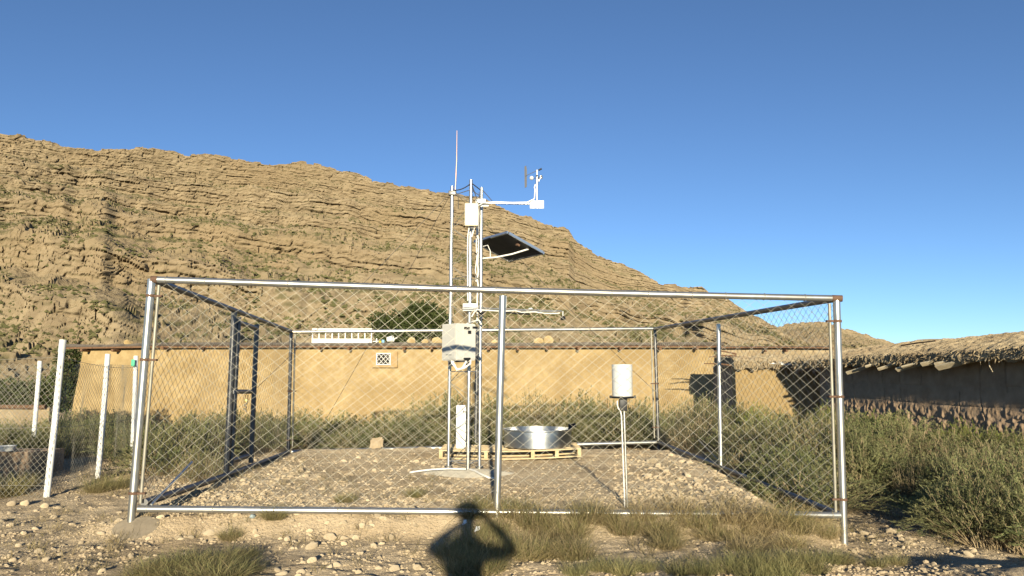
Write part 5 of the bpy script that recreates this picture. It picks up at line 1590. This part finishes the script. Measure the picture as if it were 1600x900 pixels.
hedge = tree('hedge', 'dark green hedge behind the low mud wall at the left', (P(20, 640, 20.2).x, 20.2, 0), bl, 5200, .10, 511, .06, 'hedge')
bl = [(*P(108, 560, 28.2), .40, .5, .45), (*P(103, 590, 28.1), .55, .5, .6), (*P(100, 618, 28), .6, .5, .6)]
tree('tall_bush', 'dark green bush against the left corner of the mud house', (P(102, 640, 28).x, 28.0, -.6), bl, 4200, .11, 521, .05, 'bush')
# shrubs in the garden
LBG = 'dark green shrub inside the wire fenced garden at the left'
for px, Y, h in ((30, 15.2, .5), (75, 14.6, .55), (118, 15.4, .6), (150, 16.5, .7), (190, 15.6, .7), (215, 14.2, .6), (100, 16.8, .75), (185, 17.6, .8), (45, 17.2, .6), (5, 16.5, .6), (130, 17.6, .85)):
    shrub(at_ground(px, Y), random.uniform(.9, 1.3), h, 'g', LBG, 'garden shrubs')
# unseen bushes added outside the frame to cast shade into the picture
for x, y, w, h, lb_ in ((-7.35, 6.5, 1.3, 1.6, 'unseen bush added left of the frame to shade the garden path'), (-8.4, 6.6, 2.2, 2.0, 'second unseen bush added left of the frame to shade the garden'), (-5.4, 3.2, 1.1, .6, 'unseen bush added behind the frame to shade the left ground'),
                        (-2.35, 3.3, 1.2, .55, 'unseen low bush added before the photographer to shade lower left ground'), (1.45, 3.7, 1.0, .5, 'unseen low bush added before the photographer to shade lower middle ground'), (3.9, 3.0, 1.1, .62, 'unseen low bush added before the photographer to shade the lower right ground')):
    shrub(Vector((x, y, G(x, y))), w, h, 'g', lb_)

# litter
for px, py, w, lb_ in ((722, 829, .045, 'upper one of two white paper scraps in the shadow'), (741, 840, .055, 'lower and larger of two white paper scraps in the shadow')):
    p = ground_at(px, py + 8) + Vector((0, 0, .10))
    o = MB().poly([p, p + Vector((w, .01, .02)), p + Vector((w * .9, .02, .05)), p + Vector((w * .3, .03, .045))], .002, (0, -1, .3)).build('paper_scrap', 'paper', None, p, smooth=False)
    tag(o, lb_, 'litter')

# ------------------------------------------------------------------ the photographer (casts the shadow in the foreground)
def person():
    sx = -.07
    gz0 = G(0, -.4)
    root = thing('person', 'person in blue shirt photographing with both hands raised, seen as shadow', 'person', (0, -.42, gz0))
    J = {'pelvis': ((-.01, -.42, .96), .135), 'waist': ((-.01, -.42, 1.10), .13), 'chest': ((-.01, -.41, 1.30), .155), 'upper': ((-.01, -.41, 1.40), .12), 'neck': ((-.01, -.40, 1.51), .058), 'skull0': ((-.01, -.375, 1.58), .08), 'skull1': ((-.01, -.38, 1.665), .098), 'crown': ((-.01, -.39, 1.72), .07)}
    E = [('pelvis', 'waist'), ('waist', 'chest'), ('chest', 'upper'), ('upper', 'neck'), ('neck', 'skull0'), ('skull0', 'skull1'), ('skull1', 'crown')]
    for s, n in ((-1, 'l'), (1, 'r')):
        J.update({n + 'sh': ((s * .20, -.41, 1.37), .070), n + 'el': ((s * .385, -.26, 1.34), .052), n + 'fa': ((s * .26, -.17, 1.46), .045), n + 'wr': ((s * .13, -.10, 1.550), .032), n + 'pa': ((s * .085, -.075, 1.585), .034),
                  n + 'hip': ((s * .10, -.42, .90), .10), n + 'th': ((s * .11, -.41, .70), .088), n + 'kn': ((s * .12, -.40, .49), .062), n + 'ca': ((s * .125, -.43, .33), .058), n + 'an': ((s * .13, -.44, .09), .042), n + 'to': ((s * .15, -.26, .035), .036)})
        E += [('upper', n + 'sh'), (n + 'sh', n + 'el'), (n + 'el', n + 'fa'), (n + 'fa', n + 'wr'), (n + 'wr', n + 'pa'), ('pelvis', n + 'hip'), (n + 'hip', n + 'th'), (n + 'th', n + 'kn'), (n + 'kn', n + 'ca'), (n + 'ca', n + 'an'), (n + 'an', n + 'to')]
        for q in range(4):
            a0, a1, a2 = n + 'f%da' % q, n + 'f%db' % q, n + 'f%dc' % q
            z = 1.625 - q * .021
            ln = (.9, 1, .95, .8)[q]
            J.update({a0: ((s * .080, -.062, z), .0095), a1: ((s * (.080 - .004), -.062 + .035 * ln, z + .004), .0088), a2: ((s * .045, -.062 + .040 * ln, z + .003), .0078)})
            E += [(n + 'pa', a0), (a0, a1), (a1, a2)]
        J.update({n + 't0': ((s * .074, -.105, 1.600), .011), n + 't1': ((s * .045, -.098, 1.612), .0095)})
        E += [(n + 'pa', n + 't0'), (n + 't0', n + 't1')]
    names = list(J)
    me = bpy.data.meshes.new('body')
    me.from_pydata([Vector(J[k][0]) + Vector((sx * min(1, max(0, -.12 - J[k][0][1]) / .2), .42, 0)) for k in names], [(names.index(a), names.index(b)) for a, b in E], [])
    tmp = bpy.data.objects.new('body', me); COL.objects.link(tmp)
    sk = tmp.modifiers.new('skin', 'SKIN')
    sk.use_smooth_shade = True
    for i, k in enumerate(names):
        r_ = J[k][1]
        sv_ = me.skin_vertices[0].data[i]
        wide = 1.25 if k in ('pelvis', 'waist', 'chest', 'upper') else 1.0
        sv_.radius = (r_ * wide, r_ * (.82 if wide > 1 else 1.0))
        sv_.use_root = k == 'pelvis'
    sb = tmp.modifiers.new('sub', 'SUBSURF'); sb.levels = 2; sb.render_levels = 2
    dg = bpy.context.evaluated_depsgraph_get()
    body = bpy.data.meshes.new_from_object(tmp.evaluated_get(dg))
    bpy.data.objects.remove(tmp)
    body.name = 'body'
    body.materials.clear()
    for m_ in ('skin', 'shirt', 'trousers'): body.materials.append(MATS[m_])
    for f in body.polygons:
        c = f.center; y = c.y - .42
        f.use_smooth = True
        f.material_index = 2 if c.z < .98 and abs(c.x) < .3 else (1 if c.z < 1.49 and not (y > -.14) else 0)
        if c.z < .07: f.material_index = 2
    o = bpy.data.objects.new('body', body); link(o, root)
    # face and hair
    bmh = bmesh.new(); bmesh.ops.create_icosphere(bmh, subdivisions=3, radius=1)
    bmesh.ops.delete(bmh, geom=[v for v in bmh.verts if v.co.z < -.25 + .55 * max(0, v.co.y)], context='VERTS')
    for v in bmh.verts:
        n_ = .05 * float(fbm(v.co.x * 4, v.co.y * 4 + v.co.z * 4, 2, 601))
        v.co = Vector((v.co.x * .150 * (1 + n_) - .01 + sx, v.co.y * .140 * (1 + n_) + .022, v.co.z * .140 * (1 + n_) + 1.680))
    hm = bpy.data.meshes.new('hair'); bmh.to_mesh(hm); bmh.free(); hm.materials.append(MATS['hair'])
    link(bpy.data.objects.new('hair', hm), root)
    mb = MB().lathe((-.01 + sx, -.285, 1.635), [(.002, .03), (.010, .02), (.016, 0), (.012, -.008)], 10, (0, 1, -.3))
    for s in (-1, 1): mb.lathe((-.01 + sx + s * .099, -.385, 1.645), [(.004, 0), (.026, .004), (.030, .012), (.010, .016)], 10, (s, .2, 0))
    mb.build('nose_and_ears', 'skin', root)
    mb = MB()
    for s in (-1, 1): mb.lathe((-.01 + sx + s * .036, -.293, 1.668), [(.002, .008), (.011, .003), (.013, 0)], 10, (0, 1, 0))
    mb.build('eyes', 'hollow', root)
    ph = thing('phone', 'black phone held up by the photographer in both hands', 'phone', (0, -.035, 1.56))
    box('body', (0, -.040, 1.60), (.155, .009, .075), 'black_plastic', ph, bev=.003)
    return root
person()

# say which one: the look-alike plants are told apart by their place
ORD = ['first', 'second', 'third', 'fourth', 'fifth', 'sixth', 'seventh', 'eighth', 'ninth', 'tenth', 'eleventh', 'twelfth', 'thirteenth', 'fourteenth', 'fifteenth', 'sixteenth', 'seventeenth', 'eighteenth', 'nineteenth', 'twentieth', 'twenty-first', 'twenty-second']
def by_group(g): return sorted([o for o in COL.objects if o.parent is None and o.get('group') == g], key=lambda o: pxof(o.location)[0])
def place_words(px):
    for lim, w in ((330, 'left of the gate'), (440, 'behind the gate'), (540, 'below the white ladder'), (660, 'below the grille window'), (770, 'behind the lattice mast'), (860, 'behind the steel pan'), (950, 'left of the rain gauge'), (1040, 'right of the rain gauge')):
        if px < lim: return w
    return 'at the right end of the house wall'
cells = {}
for o in by_group('shrubs along the house wall'):
    row = 'rear row' if o.location.y > 20 else 'middle row' if o.location.y > 17.6 else 'front row'
    cells.setdefault((place_words(pxof(o.location)[0]), row), []).append(o)
for (w, row), os_ in cells.items():
    for i, o in enumerate(os_):
        which = '' if len(os_) == 1 else ', ' + (('left one', 'right one')[i] if len(os_) == 2 else '%s from the left' % ORD[i])
        o['label'] = 'grey green shrub %s, %s%s' % (w, row, which)
for g, t in (('grass below the front rail', '%s from left of the olive tussocks below the middle front rail'), ('dry tussocks below the front rail', '%s from left of the dry straw tussocks below the right front rail'),
             ('green tufts in the foreground', '%s from left of the green tufts along the bottom edge'), ('green patch at lower left', '%s tuft from left in the low green patch at lower left'),
             ('shrubs beside the gate', '%s from left of the dark shrubs beside the gate'), ('shrubs right of the enclosure', '%s from left of the shrubs behind the right side mesh'),
             ('thicket before the barn', '%s from left of the big shrubs in the barn thicket'), ('bright plants at the barn wall', '%s from left of the bright yellow green plants by the barn'),
             ('garden shrubs', '%s from left of the dark shrubs in the fenced garden')):
    for i, o in enumerate(by_group(g)): o['label'] = t % ORD[i]
print('objects', len(bpy.data.objects))
